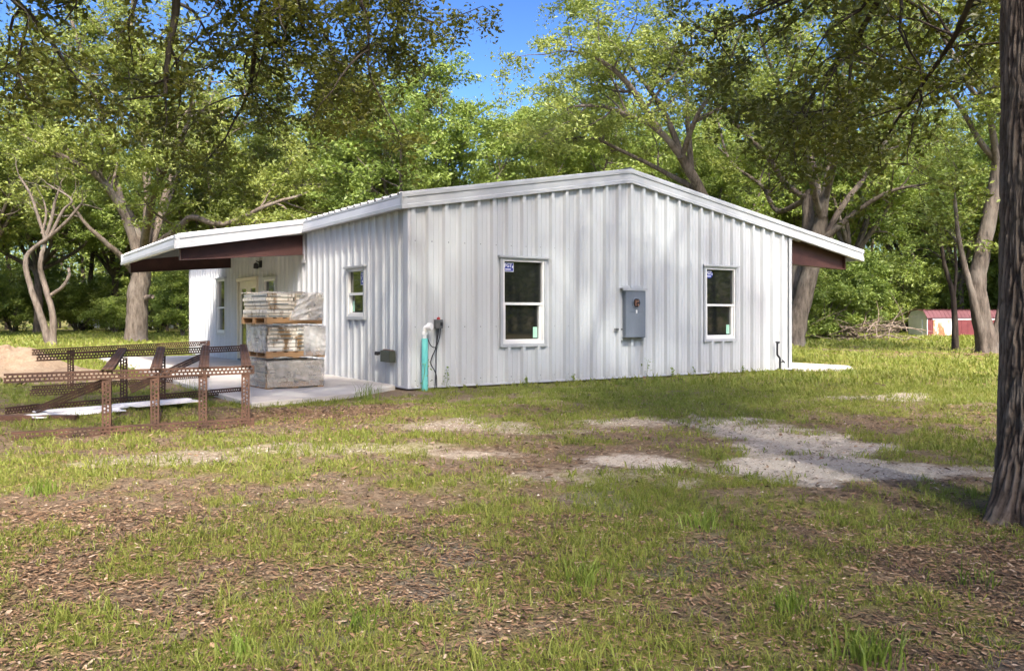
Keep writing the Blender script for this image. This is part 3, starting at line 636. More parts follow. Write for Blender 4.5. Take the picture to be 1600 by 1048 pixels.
# small disconnect box with red button and its cables
jb = MB().box((.43, .03, .955), (.56, .11, 1.10), 0, T).build('disconnect_box', M['dark_grey_plastic'], bld, bevel=.006)
MB().box((.505, .11, 1.0), (.545, .114, 1.055), 0, T).build('switch', M['black_plastic'], jb)
MB().lathe((.495, -.07, 0), [(.03, 1.10), (.028, 1.125), (.012, 1.14), (0, 1.142)], 14).build('button', M['red_plastic'], jb)
cb = MB()
cb.tube(catmull([(.50, -.07, .955), (.47, -.08, .78), (.42, -.10, .62), (.36, -.09, .48), (.36, -.07, .38), (.45, -.07, .22), (.47, -.06, .0)], 5), .009, 6)
cb.tube(catmull([(.53, -.07, .955), (.50, -.09, .80), (.42, -.12, .66), (.33, -.13, .68), (.26, -.14, .80)], 5), .008, 6)
cb.tube(catmull([(.47, -.07, .955), (.455, -.07, .6), (.45, -.07, .3), (.43, -.07, .0)], 4), .008, 6)
cb.build('cable', M['black_plastic'], jb, smooth=True)
# valve box with hose bib on the side wall
T = SID; vb = MB().box((.43, .03, .40), (.79, .14, .59), 0, T).build('valve_box', M['olive_plastic'], bld, bevel=.006)
mb = MB(); mb.tube(tf([[.79, .08, .55], [.90, .08, .55], [.98, .09, .545], [1.0, .10, .50]], T), .018, 8); mb.lathe(tf([[1.03, .085, .0]], T)[0], [(.0, .49), (.045, .50), (.05, .53), (.045, .56), (.0, .565)], 12)
mb.build('hose_bib', M['black_plastic'], vb)
MB().tube(tf([[.46, .06, .592], [.80, .07, .60], [.86, .07, .57]], T), .010, 7).build('conduit', M['copper'], vb)
# ------------------------------------------------------------------ slabs
tag(MB().prism([(-2.85, -1.25), (-1.35, -.72), (-.12, .25), (-.05, .45), (-.05, 13.2), (-2.85, 13.2)], 2, -.15, .035).build('porch_slab', M['concrete'], bevel=.01), kind='structure')
tag(MB().prism([(BW + .05, -.35), (10.35, -.75), (10.9, -.3), (11.2, 0), (11.2, 15), (BW + .05, 15)], 2, -.15, .02).build('side_slab', M['concrete'], bevel=.008), kind='structure')

# ------------------------------------------------------------------ pipes by the wall
p = empty('teal_pipe', (.20, -.16, 0), 'teal plastic pipe standing upright at the building corner with a white cap', 'pipe')
MB().lathe((.20, -.16, 0), [(.0, -.1), (.052, -.1), (.052, .80), (.046, .80), (.046, .70), (.0, .70)], 20).build('pipe', M['teal_pipe'], p, smooth=False)
mb = MB(); mb.tube([(.20, -.16, .72), (.20, -.16, .92)], .030, 12); mb.tube(catmull([(.20, -.16, .91), (.205, -.17, .97), (.235, -.21, .985)], 4), .034, 12)
mb.lathe((.20, -.16, 0), [(.042, .86), (.042, .90), (.03, .905)], 14)
mb.tube([(.235, -.21, .985), (.27, -.26, .99)], .058, 16); mb.build('cap', M['pvc_white'], p)
sp = empty('standpipe', (8.62, -.16, 0), 'black bent standpipe sticking out of the grass near the right wall edge', 'standpipe')
MB().tube(catmull([(8.66, -.16, -.1), (8.66, -.16, .18), (8.655, -.16, .26), (8.60, -.16, .31), (8.575, -.16, .36), (8.575, -.16, .52), (8.575, -.16, .59)], 5), .022, 10).build('pipe', M['black_plastic'], sp, smooth=True)
MB().tube([(8.575, -.16, .575), (8.64, -.16, .60)], .02, 8).tube([(8.535, -.16, .605), (8.605, -.16, .605)], .016, 8).build('spout', M['black_plastic'], sp)
MB().tube([(8.66, -.16, .17), (8.74, -.19, .185)], .012, 8).tube([(8.74, -.22, .165), (8.74, -.16, .215)], .014, 8).build('valve_lever', M['black_plastic'], sp)

# ------------------------------------------------------------------ wrapped pallets of flooring
rg = random.Random(4)
def pallet_load(z, rot, label, wrapmode, sx, sy, lid, tilt=0.0):
    root = empty('pallet_load', (-2.07, .68, z), label, 'pallet load', 'three wrapped pallets in one stack')
    a = R(3 + rot); ux = np.array([math.cos(a), math.sin(a), 0]); uy = np.array([-math.sin(a), math.cos(a), 0])
    T = np.eye(4); T[:3, 0] = ux; T[:3, 1] = uy; T[:3, 3] = (-2.07, .68, z)
    W_, D_ = .93, 1.0
    mb = MB()
    for k in range(3): mb.box((0, k * (D_ - .09) / 2, .018), (W_, k * (D_ - .09) / 2 + .09, .085), 0, T)
    for k in range(6): mb.box((k * (W_ - .1) / 5, 0, .0855), (k * (W_ - .1) / 5 + .1, D_, .103), 0, T)
    for k in range(3): mb.box((k * (W_ - .1) / 2, 0, 0), (k * (W_ - .1) / 2 + .1, D_, .0175), 0, T)
    mb.build('pallet', M['raw_wood'], root, bevel=.003)
    h = .056; n = 6 if wrapmode != 'full' else 5
    for k in range(n):
        for q in range(2):
            jx = rg.uniform(-.014, .014); jy = rg.uniform(-.016, .012); zz = .105 + k * (h + .007)
            x0 = .02 + q * .447 + jx; b = MB().box((x0, .02 + jy, zz), (x0 + .438, D_ - .03 + jy, zz + h), 0, T)
            if rg.random() < .75: b.box((x0 + .03, .0185 + jy, zz + .008), (x0 + rg.uniform(.2, .41), .0199 + jy, zz + rg.uniform(.018, .03)), 1, T)
            if rg.random() < .6: b.box((x0 - .0014, .08 + jy, zz + .006), (x0 - .0002, D_ - rg.uniform(.2, .5), zz + .026), 1, T)
            b.build('carton', [M['carton'], M['cardboard_dark']], root, bevel=.006)
    zt = .105 + n * (h + .007)
    # crumpled stretch wrap: a loose sheet over part of the sides and the top
    g_ = np.random.default_rng(int(z * 100) + 3); mb = MB()
    def sheet(fn, nu, nv, amp):
        u, v = np.meshgrid(np.linspace(0, 1, nu), np.linspace(0, 1, nv), indexing='ij'); P, N = fn(u, v)
        k = (fbm(u * 5 + z * 9, v * 7 + u * 3, 31, 4) - .3) * amp + np.abs(fbm(u * 4 + v * 9, v * 3, 36, 3) - .5) * amp * 1.6
        P = P + N * k[..., None]; V = tf(P.reshape(-1, 3), T); i = np.arange(nu - 1)[:, None] * nv; j = np.arange(nv - 1)[None]
        mb.add(V, np.stack([i + j, i + nv + j, i + nv + j + 1, i + j + 1], -1).reshape(-1, 4))
    st = lambda *a: np.stack(np.broadcast_arrays(*a), -1)
    if wrapmode == 'full':
        sheet(lambda u, v: (st(u * W_, 0 * u - .004, .02 + v * (zt - .01)), st(0 * u, 0 * u - 1, 0 * u)), 50, 24, .03)
        sheet(lambda u, v: (st(0 * u - .004, u * D_, .02 + v * (zt - .01)), st(0 * u - 1, 0 * u, 0 * u)), 50, 24, .03)
    elif wrapmode == 'right':
        sheet(lambda u, v: (st(.58 + u * .355, 0 * u - .004, .03 + v * (zt - .02)), st(0 * u, 0 * u - 1, 0 * u)), 30, 24, .025)
        sheet(lambda u, v: (st(0 * u - .004, u * D_, .08 + v * (zt - .08)), st(0 * u - 1, 0 * u, 0 * u)), 40, 20, .03)
    else:
        sheet(lambda u, v: (st(W_ - u * (.36 + .24 * (1 - v)) , 0 * u - .012 - .03 * u * (1 - v), .06 + v * (zt - .05)), st(0 * u, 0 * u - 1, 0 * u)), 40, 30, .045)
    sheet(lambda u, v: (st(W_ + .004 + 0 * u, u * D_, .05 + v * (zt - .05)), st(0 * u + 1, 0 * u, 0 * u)), 40, 20, .03)
    sheet(lambda u, v: (st(-.02 + u * (W_ + .04), -.02 + v * (D_ + .02), 0 * u + zt + .004), st(0 * u, 0 * u, 0 * u + 1)), 50, 40, .03)
    o = mb.build('plastic_wrap', M['wrap' if wrapmode == 'full' else 'wrap_white'], root, smooth=True); m = o.modifiers.new('thickness', 'SOLIDIFY'); m.thickness = .002
    return zt
z = .037
z += pallet_load(z, 0, 'bottom pallet of the stack, wrapped all over in cloudy plastic', 'full', 0, 0, 0) + .05
z += pallet_load(z, -3, 'middle pallet of the stack, cartons showing at its left, wrapped at its right', 'right', 0, 0, 0) + .04
pallet_load(z, 3, 'top pallet of the stack, bare cartons under a torn sheet of white plastic', 'torn', 0, 0, 0)

# ------------------------------------------------------------------ rusty slotted steel frames
def channel(P0, P1, nrm, h=.085, fl=.045, solid=False):
    """slotted channel from P0 to P1; nrm: where its slotted web faces"""
    P0 = np.array(P0, float); P1 = np.array(P1, float); L = np.linalg.norm(P1 - P0); ux = (P1 - P0) / L
    n = np.array(nrm, float); n -= ux * (n @ ux); n /= np.linalg.norm(n); uz = np.cross(ux, n)
    T = np.eye(4); T[:3, 0] = ux; T[:3, 1] = n; T[:3, 2] = uz; T[:3, 3] = P0
    mb = MB(); p = .040; pat = np.array([0, .004, .020, .024]); m = int(L / p)
    xs = np.concatenate([(np.arange(m)[:, None] * p + pat).ravel(), [L]]); zs = np.array([-.5, -.29, -.10, .10, .29, .5]) * h
    V = np.array([[x, 0, z_] for x in xs for z_ in zs]); nz = len(zs); F = []
    for i in range(len(xs) - 1):
        ph = i % 4
        for j in range(nz - 1):
            if i < len(xs) - 2 and ((j == 1 and ph in (0, 1, 2)) or (j == 3 and ph in (2, 3, 0))): continue
            F.append([i * nz + j, (i + 1) * nz + j, (i + 1) * nz + j + 1, i * nz + j + 1])
    mb.add(tf(V, T), np.array(F))
    for s in (-.5, .5): mb.add(tf([[0, 0, s * h], [L, 0, s * h], [L, -fl, s * h], [0, -fl, s * h]], T), np.array([[0, 1, 2, 3]]))
    return mb
def member(name, P0, P1, nrm, par, **k):
    o = channel(P0, P1, nrm, **k).build(name, M['rust'], par); m = o.modifiers.new('thickness', 'SOLIDIFY'); m.thickness = .004; m.offset = 0
    return o
fr = empty('rusty_steel_frame', (-4.2, -2.0, 0), 'large rusty slotted steel frame of posts and beams standing on the dirt', 'steel frame')
f0 = np.array([-5.66, -3.10, 0]); f1 = np.array([-3.38, -3.20, 0]); Z = np.array([0, 0, 1.0]); fd = (f1 - f0) / np.linalg.norm(f1 - f0)
nf = np.array([-.3, -1, 0])
member('beam', f0 + Z * .575, f1 + Z * .585, nf, fr); member('beam', f0 + Z * .03 + fd * .06, f1 + Z * .03, nf, fr)
b0 = at(57, 560, 10.4); b1 = at(384, 543, 13.0)
FP = [(-4.80, -3.15), (-4.36, -3.17), (-3.90, -3.19), (-3.47, -3.21)]
BP = [at(192, 500, 11.4), at(252, 500, 12.0), at(322, 500, 12.6), at(380, 500, 13.0)]
for (x, y) in FP: member('post', (x, y + .02, 0.0), (x, y + .02, .54), nf, fr, h=.08)
member('beam', b0 * [1, 1, 0] + Z * .645, b1 * [1, 1, 0] + Z * .665, nf, fr)
bb0 = at(60, 500, 10.2); bb1 = at(378, 500, 12.7); member('beam', bb0 * [1, 1, 0] + Z * .05, bb1 * [1, 1, 0] + Z * .05, nf, fr)
for q in BP[:2]: member('post', (q[0], q[1] - .05, 0), (q[0], q[1] - .05, .60), nf, fr, h=.085)
for (x, y), q in zip(FP, BP):
    member('crossbar', (x, y - .02, .632), (q[0], q[1], .722), (0, 0, 1), fr, h=.10, fl=.03)
for (x, y), q in zip(FP[:2], BP[:2]): member('crossbar', (x, y + .1, .012), (q[0], q[1] - .1, .02), (0, 0, 1), fr, h=.08, fl=.02)
member('brace', at(55, 500, 9.6) * [1, 1, 0] + Z * .09, (-4.82, -3.08, .50), nf, fr, h=.075)
member('brace', (-4.5, -2.6, .38), np.array([BP[2][0], BP[2][1] - .06, .60]), nf, fr, h=.075)
f2 = empty('rusty_steel_frame', tuple(at(200, 500, 14.4) * [1, 1, 0]), 'low rusty steel frame lying behind the large frame, one long slotted beam on top', 'steel frame')
c0 = at(50, 500, 13.0); c1 = at(328, 500, 15.6); member('beam', c0 * [1, 1, 0] + Z * .60, c1 * [1, 1, 0] + Z * .66, nf, f2)
member('beam', c0 * [1, 1, 0] + Z * .04, c1 * [1, 1, 0] + Z * .04, nf, f2)
for (px, d) in ((110, 13.56), (318, 15.5)): q = at(px, 500, d); member('post', (q[0], q[1], 0), (q[0], q[1], .6), nf, f2)
q = at(318, 500, 15.4); member('crossbar', (q[0], q[1], .70), tuple(at(316, 500, 12.8) * [1, 1, 0] + Z * .735), (0, 0, 1), f2, h=.09, fl=.03)
def ground_member(label, p0, d0, p1, d1, z=.05):
    a = at(p0, 500, d0) * [1, 1, 0]; b = at(p1, 500, d1) * [1, 1, 0]; c = (a + b) / 2
    o = member('steel_channel', a + Z * z, b + Z * z, nf, None); o.data.transform(Matrix.Translation((-c[0], -c[1], 0))); o.location = c
    tag(o, label, 'steel channel'); return o
ground_member('loose rusty slotted channel lying in the grass under the sloping brace', 8, 9.85, 62, 10.3)
ground_member('loose rusty slotted channel lying on the dirt before the sand pile', 46, 12.2, 175, 12.9)
o = MB().box((-.9, -.05, 0), (.9, .05, .05)).build('flat_bar', M['rust']); q = at(-10, 500, 9.3); o.location = (q[0], q[1], .02); o.rotation_euler = (0, 0, R(-32)); tag(o, 'flat rusty steel bar on the ground at the end of the white sheets', 'steel bar')
# white trim sheets lying under the frame
sh = [((45, 9.3), (183, 10.1), .20, 'broad white metal trim sheet lying under the big rusty frame'), ((60, 9.6), (192, 10.35), .16, 'upper white trim sheet lying lapped over its neighbour under the frame'), ((196, 10.25), (295, 11.0), .26, 'short white trim sheet lying at the right end under the frame')]
for k, ((p0, d0), (p1, d1), wd, lb) in enumerate(sh):
    a = at(p0, 500, d0) * [1, 1, 0]; b = at(p1, 500, d1) * [1, 1, 0]; u = (b - a); L = np.linalg.norm(u); ang = math.atan2(u[1], u[0])
    mb = MB(); mb.prism([(-wd, 0), (-wd, .012), (-.07, .016), (-.05, .03), (.05, .03), (.07, .016), (wd, .012), (wd, .0)], 0, -L / 2, L / 2)
    o = mb.build('trim_sheet', M['white_trim_sheet']); c = (a + b) / 2; o.location = (c[0], c[1], .045 + .012 * k); o.rotation_euler = (0, R(.4), ang); tag(o, lb, 'trim sheet')

# ------------------------------------------------------------------ sand pile
def pile(name, cx, cy, rx, ry, h, seed, label, cat, mat):
    nu, nv = 120, 60; a = np.arange(nu) * 2 * np.pi / nu; r = np.linspace(0, 1, nv)[:, None]
    wob = 1 + .35 * (fbm(np.cos(a) * 1.5 + 5, np.sin(a) * 1.5 + seed, seed, 3) - .5)
    X = r * np.cos(a) * rx * wob; Y = r * np.sin(a) * ry * wob
    Zz = h * np.exp(-3.2 * r ** 1.7) * (0.75 + .6 * fbm(X * 1.3 + 9, Y * 1.3, seed, 4)) + (fbm(X * 5, Y * 5, seed + 3, 3) - .5) * .16 * (1 - r) ** .5 - .08 * r ** 3
    V = np.stack([X, Y, Zz], -1).reshape(-1, 3); i = np.arange(nv - 1)[:, None] * nu; j = np.arange(nu)[None]; j2 = (j + 1) % nu
    o = mk(name, V, np.stack([i + j, i + nu + j, i + nu + j2, i + j2], -1).reshape(-1, 4), mat, smooth=True); o.location = (cx, cy, 0)
    return tag(o, label, cat)
q = at(10, 500, 16.6); pile('sand_pile', q[0], q[1], 1.9, 2.3, .62, 3, 'heap of pale sand dumped on the grass behind the steel frames', 'sand pile', M['mound'])
q = at(112, 500, 15.4); pile('soil_pile', q[0], q[1], 1.5, 1.5, .22, 8, 'low lumpy spread of brown soil beside the pale sand heap', 'soil pile', M['mound'])

# ------------------------------------------------------------------ old shed across the lawn
s0 = gnd(1449, 49.5); ex = gnd(1580, 49.7) - s0; Ls = np.linalg.norm(ex); ang = math.atan2(ex[1], ex[0]); 
shed = empty('storage_shed', tuple(s0), 'old barrel roofed shed with red side wall and rusty white double door', 'shed')
T = np.eye(4); T[:3, 0] = ex / Ls; T[:3, 1] = np.array([-ex[1], ex[0], 0]) / Ls; T[:3, 3] = s0
Wd = 2.2; hw = 1.05; 
def shed_roof_z(y):                                                     # gambrel outline across the width
    return np.interp(y, [-.10, .32, Wd / 2, Wd - .32, Wd + .10], [hw, hw + .42, hw + .50, hw + .42, hw])
for nm, pl in (('wall', [(0, 0, 0, Ls)]),):
    n = int(Ls / .18); mb = MB()
    for k in range(n): mb.box((k * Ls / n, -.012 if k % 2 else 0, 0), ((k + 1) * Ls / n, .02, hw), 0, T)
    mb.build('wall', M['shed_red'], shed); mb = MB()
    for k in range(n): mb.box((k * Ls / n, Wd - .02, 0), ((k + 1) * Ls / n, Wd + (.012 if k % 2 else 0), hw), 0, T)
    mb.build('wall', M['shed_red'], shed)
ys = np.array([0, .32, Wd / 2, Wd - .32, Wd])
for x in (0, Ls - .02):
    mb = MB(); V = [[x, y_, .0] for y_ in ys] + [[x, y_, float(shed_roof_z(y_)) - .02] for y_ in ys]; i = np.arange(4); mb.add(tf(V, T), np.stack([i, i + 1, i + 6, i + 5], 1))
    if x == 0: mb.box((-.03, .55, 0.02), (-.002, 1.65, hw - .03), 0, T).box((-.03, -.01, hw - .02), (-.004, Wd + .01, hw + .03), 0, T).box((-.02, -.01, 0), (.01, .22, hw - .02), 0, T)
    mb.build('end_wall', M['shed_white'], shed)
mb = MB(); yy = np.array([-.10, .32, Wd / 2, Wd - .32, Wd + .10]); n = int(Ls / .22)
for k in range(n + 1):
    x = -.06 + k * (Ls + .12) / n; V = []
    if k < n:
        x1 = x + (Ls + .12) / n; V = [[x, y_, float(shed_roof_z(y_))] for y_ in yy] + [[x1, y_, float(shed_roof_z(y_))] for y_ in yy]; i = np.arange(4); mb.add(tf(V, T), np.stack([i, i + 1, i + 6, i + 5], 1))
    mb.tube(tf([[x, y_, float(shed_roof_z(y_)) + .012] for y_ in yy], T), .014, 4)
mb.build('roof', M['shed_roof'], shed)
for k in range(2):
    x0 = .32 + k * .64; MB().box((x0, -.05, .03), (x0 + .62, -.014, hw - .12), 0, T).build('door', M['rust_door'], shed)
MB().box((.3, -.03, hw - .10), (Ls - .3, -.0125, hw - .02), 0, T).build('door_track', M['shed_white'], shed)

# ------------------------------------------------------------------ pale house and a parked car glimpsed through the far trees
h0 = gnd(120, 82); hx = gnd(300, 84) - h0; Lh = np.linalg.norm(hx)
hs = empty('far_house', tuple(h0), 'low pale house glimpsed through the trees beyond the left lawn', 'house'); T = np.eye(4); T[:3, 0] = hx / Lh; T[:3, 1] = np.array([-hx[1], hx[0], 0]) / Lh; T[:3, 3] = h0
MB().box((0, 0, 0), (Lh, 7, 2.5), 0, T).build('wall', M['house_wall'], hs)
MB().add(tf([[-.4, -.5, 2.45], [Lh + .4, -.5, 2.45], [Lh + .4, 3.5, 4.2], [-.4, 3.5, 4.2], [-.4, 7.5, 2.45], [Lh + .4, 7.5, 2.45]], T), [np.array([[0, 1, 2, 3], [3, 2, 5, 4]]), np.array([[0, 3, 4], [1, 5, 2]])]).build('roof', M['house_roof'], hs)
for k in range(3): MB().box((1.5 + k * 3.4, -.04, 1.0), (2.7 + k * 3.4, .0, 2.0), 0, T).build('window', M['glass'], hs)
cq = gnd(163, 70); car = empty('parked_car', tuple(cq), 'white car parked far off behind the left trees, nearly hidden', 'car'); T = np.eye(4); a_ = R(-25); T[:3, 0] = (math.cos(a_), math.sin(a_), 0); T[:3, 1] = (-math.sin(a_), math.cos(a_), 0); T[:3, 3] = cq
def tprism(mb, poly, y0, y1): 
    b = MB().prism(poly, 1, y0, y1); mb.add(tf(np.concatenate(b.V), T), b.Fs); return mb
tprism(MB(), [(-2.2, .35), (2.2, .35), (2.25, .75), (1.3, .95), (-1.9, .98), (-2.25, .8)], -.85, .85).build('body', M['car_paint'], car, bevel=.08)
tprism(MB(), [(-1.7, .97), (1.2, .95), (.5, 1.45), (-1.2, 1.45)], -.74, .74).build('cabin', M['glass'], car, bevel=.05)
for sx in (-1.4, 1.4):
    for sy in (-.87, .87): MB().tube(tf([[sx, sy - .1, .33], [sx, sy + .1, .33]], T), .33, 16).build('wheel', M['tyre'], car)

# ------------------------------------------------------------------ trees
def unit(v): return v / (np.linalg.norm(v) + 1e-9)
def wander(p0, d, L, n, wob, up, rng):
    P = [np.array(p0, float)]; d = unit(np.array(d, float))
    for k in range(n):
        d = unit(d + rng.normal(0, wob, 3) + np.array([0, 0, up])); P.append(P[-1] + d * L / n)
    return np.array(P)
def leaf_quads(Cn, size, rng, upb=.35, asp=.48):
    n = len(Cn); a = rng.normal(0, 1, (n, 3)); a[:, 2] *= .6; a[:, 2] -= .15; a /= np.linalg.norm(a, axis=1)[:, None]
    nn = rng.normal(0, 1, (n, 3)); nn[:, 2] += upb * 2; s = np.cross(nn, a); s /= np.linalg.norm(s, axis=1)[:, None] + 1e-9
    L = size * rng.uniform(.45, 1.5, n)[:, None]; up = np.cross(a, s)
    V = np.stack([Cn - a * L * .5, Cn + s * L * asp * .5 + up * L * .06 - a * L * .05, Cn + a * L * .5, Cn - s * L * asp * .5 + up * L * .06 - a * L * .05], 1)
    return V.reshape(-1, 3), np.arange(4 * n).reshape(-1, 4)
def grow(limbs, seed, n1=1.5, L1=3.0, n2=2.2, L2=1.3, leaves=26, size=.15, cr=.38, flat=.6, up=.05, outc=None, droop=0.0, lv=3, thin=1.0, keep=None):
    rng = np.random.default_rng(seed); mb = MB(); CL = []
    for lb in limbs:
        pts, r0, r1, st = lb[:4]; P = catmull(pts, 5) if len(pts) > 2 else np.array(pts, float)
        m = len(P); P[1:-1] += rng.normal(0, r0 * .045, (m - 2, 3)); rad = np.linspace(0, 1, m) ** .8 * (r1 - r0) + r0
        if len(lb) > 5 and lb[5]: rad[:6] *= 1 + .32 * np.exp(-np.arange(6) * .9)
        mb.tube(P, rad, 12 if r0 > .15 else 8)
        if st >= 1: continue
        seg = np.linalg.norm(np.diff(P, axis=0), axis=1); cs = np.concatenate([[0], np.cumsum(seg)]); LL = cs[-1]
        k1 = max(2, int(n1 * LL * (1 - st) * (lb[4] if len(lb) > 4 else 1)))
        for s in np.append(rng.uniform(st, 1, k1), 1.0):
            i = min(np.searchsorted(cs, s * LL, 'right') - 1, m - 2); f = (s * LL - cs[i]) / (seg[i] + 1e-9); p = P[i] + (P[i + 1] - P[i]) * f; t = unit(P[i + 1] - P[i])
            q = rng.normal(0, 1, 3); q -= t * (q @ t); q = unit(q); q[2] = q[2] * .7 + up * 2
            d = unit(t * rng.uniform(.25, .8) + q * .9) if s < 1 else t
            l1 = L1 * rng.uniform(.55, 1.25) * (1.15 - .45 * s); rr_ = max(.012, min(.55 * rad[i], .018 * l1 + .012)) * thin
            B = wander(p, d, l1, 6, .20, up - droop, rng); mb.tube(B, np.linspace(rr_, rr_ * .3, 7), 5, caps=False)
            k2 = max(2, int(n2 * l1))
            for s2 in np.append(rng.uniform(.25, 1, k2), 1.0):
                x = s2 * 6; i2 = min(int(x), 5); p2 = B[i2] + (B[i2 + 1] - B[i2]) * (x - i2); t2 = unit(B[i2 + 1] - B[i2])
                q = rng.normal(0, 1, 3); q[2] *= .6; d2 = unit(t2 * .5 + unit(q)); l2 = L2 * rng.uniform(.5, 1.3)
                Tn = wander(p2, d2, l2, 3, .25, up * .5 - droop * 1.6, rng); mb.tube(Tn, np.linspace(rr_ * .35, rr_ * .12, 4), 3, caps=False)
                if lv >= 3: CL.append(Tn[1:]); CL.append((Tn[1:-1] + Tn[2:]) / 2)
    if lv < 3 or not CL or leaves == 0: return mb, None, None, None
    C_ = np.concatenate(CL)
    if keep is not None: C_ = C_[keep(C_)]
    nl = rng.poisson(leaves, len(C_)); Cn = np.repeat(C_, nl, axis=0); rndc = np.repeat(rng.uniform(0, 1, len(C_)), nl)
    g = rng.normal(0, cr * .55, (len(Cn), 3)); g[:, 2] *= flat
    V, F = leaf_quads(Cn + g, size, rng); rnd = np.clip(rndc * .55 + rng.uniform(0, .45, len(Cn)), 0, 1)
    return mb, V, F, rnd
def tree(name, base, limbs, seed, label, cat='tree', leaf='leaf_oak', bark='bark', group=None, **kw):
    base = np.array(base, float)
    root = empty(name, tuple(base), label, cat, group)
    mb, V, F, rnd = grow(limbs, seed, **kw)
    mb.build('trunk', M[bark], root, smooth=True, origin=base)
    if V is not None: mk('crown', V, F, M[leaf], root, origin=base, attr={'rnd': ('FACE', rnd)})
    return root
def auto_limbs(base, h, spread, hs, n, seed, r=.3, lean=(0, 0)):
    rng = np.random.default_rng(seed); b = np.array(base, float); top = b + [lean[0], lean[1], hs]
    out = [([b - [0, 0, .2], b + [lean[0] * .3, lean[1] * .3, hs * .5], top], r, r * .75, 1.0, 1, True)]
    for k in range(n):
        a = 2 * np.pi * (k + rng.uniform(-.3, .3)) / n; e = rng.uniform(.35, 1.0) if k else .1
        tip = top + np.array([math.cos(a) * spread * e, math.sin(a) * spread * e, (h - hs) * (1.05 - .45 * e) * rng.uniform(.85, 1.05)])
        mid = top + (tip - top) * .45 + np.array([math.cos(a), math.sin(a), 0]) * spread * .12 + rng.normal(0, .3, 3)
        out.append(([top - [0, 0, rng.uniform(0, hs * .15)], mid, tip], r * .55, r * .12, .30))
    return out
def A(*q): return [at(*p) for p in q]
# --- great oak on the left lawn
tree('oak_tree', gnd(213, 40), [
    (A((213, 545, 40), (214, 500, 40), (217, 450, 40), (222, 400, 40)), .52, .44, 1.0, 1, True),
    (A((220, 415, 40), (196, 340, 39.5), (158, 280, 38.5), (105, 248, 37.5), (40, 215, 36.5)), .25, .08, .35, 1.2),
    (A((196, 345, 39.5), (175, 250, 40), (150, 150, 40), (120, 60, 40), (90, -40, 40)), .17, .06, .25, 1.3),
    (A((223, 410, 40), (232, 320, 40), (226, 250, 40), (215, 170, 40), (205, 70, 41), (210, -30, 41)), .25, .08, .35, 1.2),
    (A((225, 410, 40), (250, 340, 41), (268, 280, 41), (310, 215, 42), (370, 160, 42), (430, 110, 42)), .24, .07, .4, 1.1),
    (A((222, 400, 40), (275, 360, 38.5), (300, 340, 38), (350, 350, 37.5), (420, 320, 37), (470, 305, 37)), .20, .06, .3, .7),
    (A((212, 430, 40), (190, 402, 39), (155, 370, 38), (130, 345, 37.5), (100, 300, 37)), .17, .05, .5, .5),
    (A((224, 405, 40), (262, 310, 43), (300, 230, 45), (330, 120, 46)), .26, .08, .4, 1.0),
    (A((222, 405, 40), (240, 300, 36), (280, 230, 33), (300, 160, 31.5)), .22, .06, .45, .8),
    (A((222, 400, 40), (200, 330, 43), (140, 260, 45), (60, 150, 46), (0, 90, 46)), .26, .08, .4, 1.0),
    (A((228, 465, 39.7), (238, 463, 39.3)), .14, .10, 1.0)], 1, 'great spreading oak on the left lawn, thick pale trunk behind the porch corner', n1=1.9, L1=3.3, n2=2.6, leaves=30, size=.15, cr=.40, flat=.45, leaf='leaf_oak', bark='bark_pale')
# --- twisted, nearly bare double stem at far left
tree('twisted_tree', gnd(76, 35), [
    (A((79, 545, 35), (66, 500, 35), (50, 455, 35), (40, 415, 35), (48, 392, 35), (78, 370, 34.8), (105, 345, 34.5), (128, 318, 34.3)), .16, .05, .75, .8, True),
    (A((82, 543, 35), (82, 490, 35), (68, 440, 35.2), (63, 410, 35), (70, 375, 35), (60, 340, 35), (48, 305, 35), (30, 275, 35)), .15, .045, .72, .8, True),
    (A((70, 378, 35), (80, 345, 35), (86, 315, 35), (95, 290, 35)), .10, .04, .5, .8), (A((66, 365, 35), (72, 335, 35), (68, 312, 35)), .07, .03, .5, .8),
    (A((78, 370, 34.8), (98, 330, 34.8), (112, 312, 34.6), (75, 288, 34.6)), .08, .03, .5, .8), (A((81, 460, 35), (98, 448, 34.8), (108, 430, 34.7), (107, 418, 34.7)), .08, .06, 1.0)],
    2, 'twisted double stemmed tree with bare pale branches at the far left', bark='bark_pale', n1=.9, L1=1.3, n2=2.0, L2=.7, leaves=0, thin=.8)
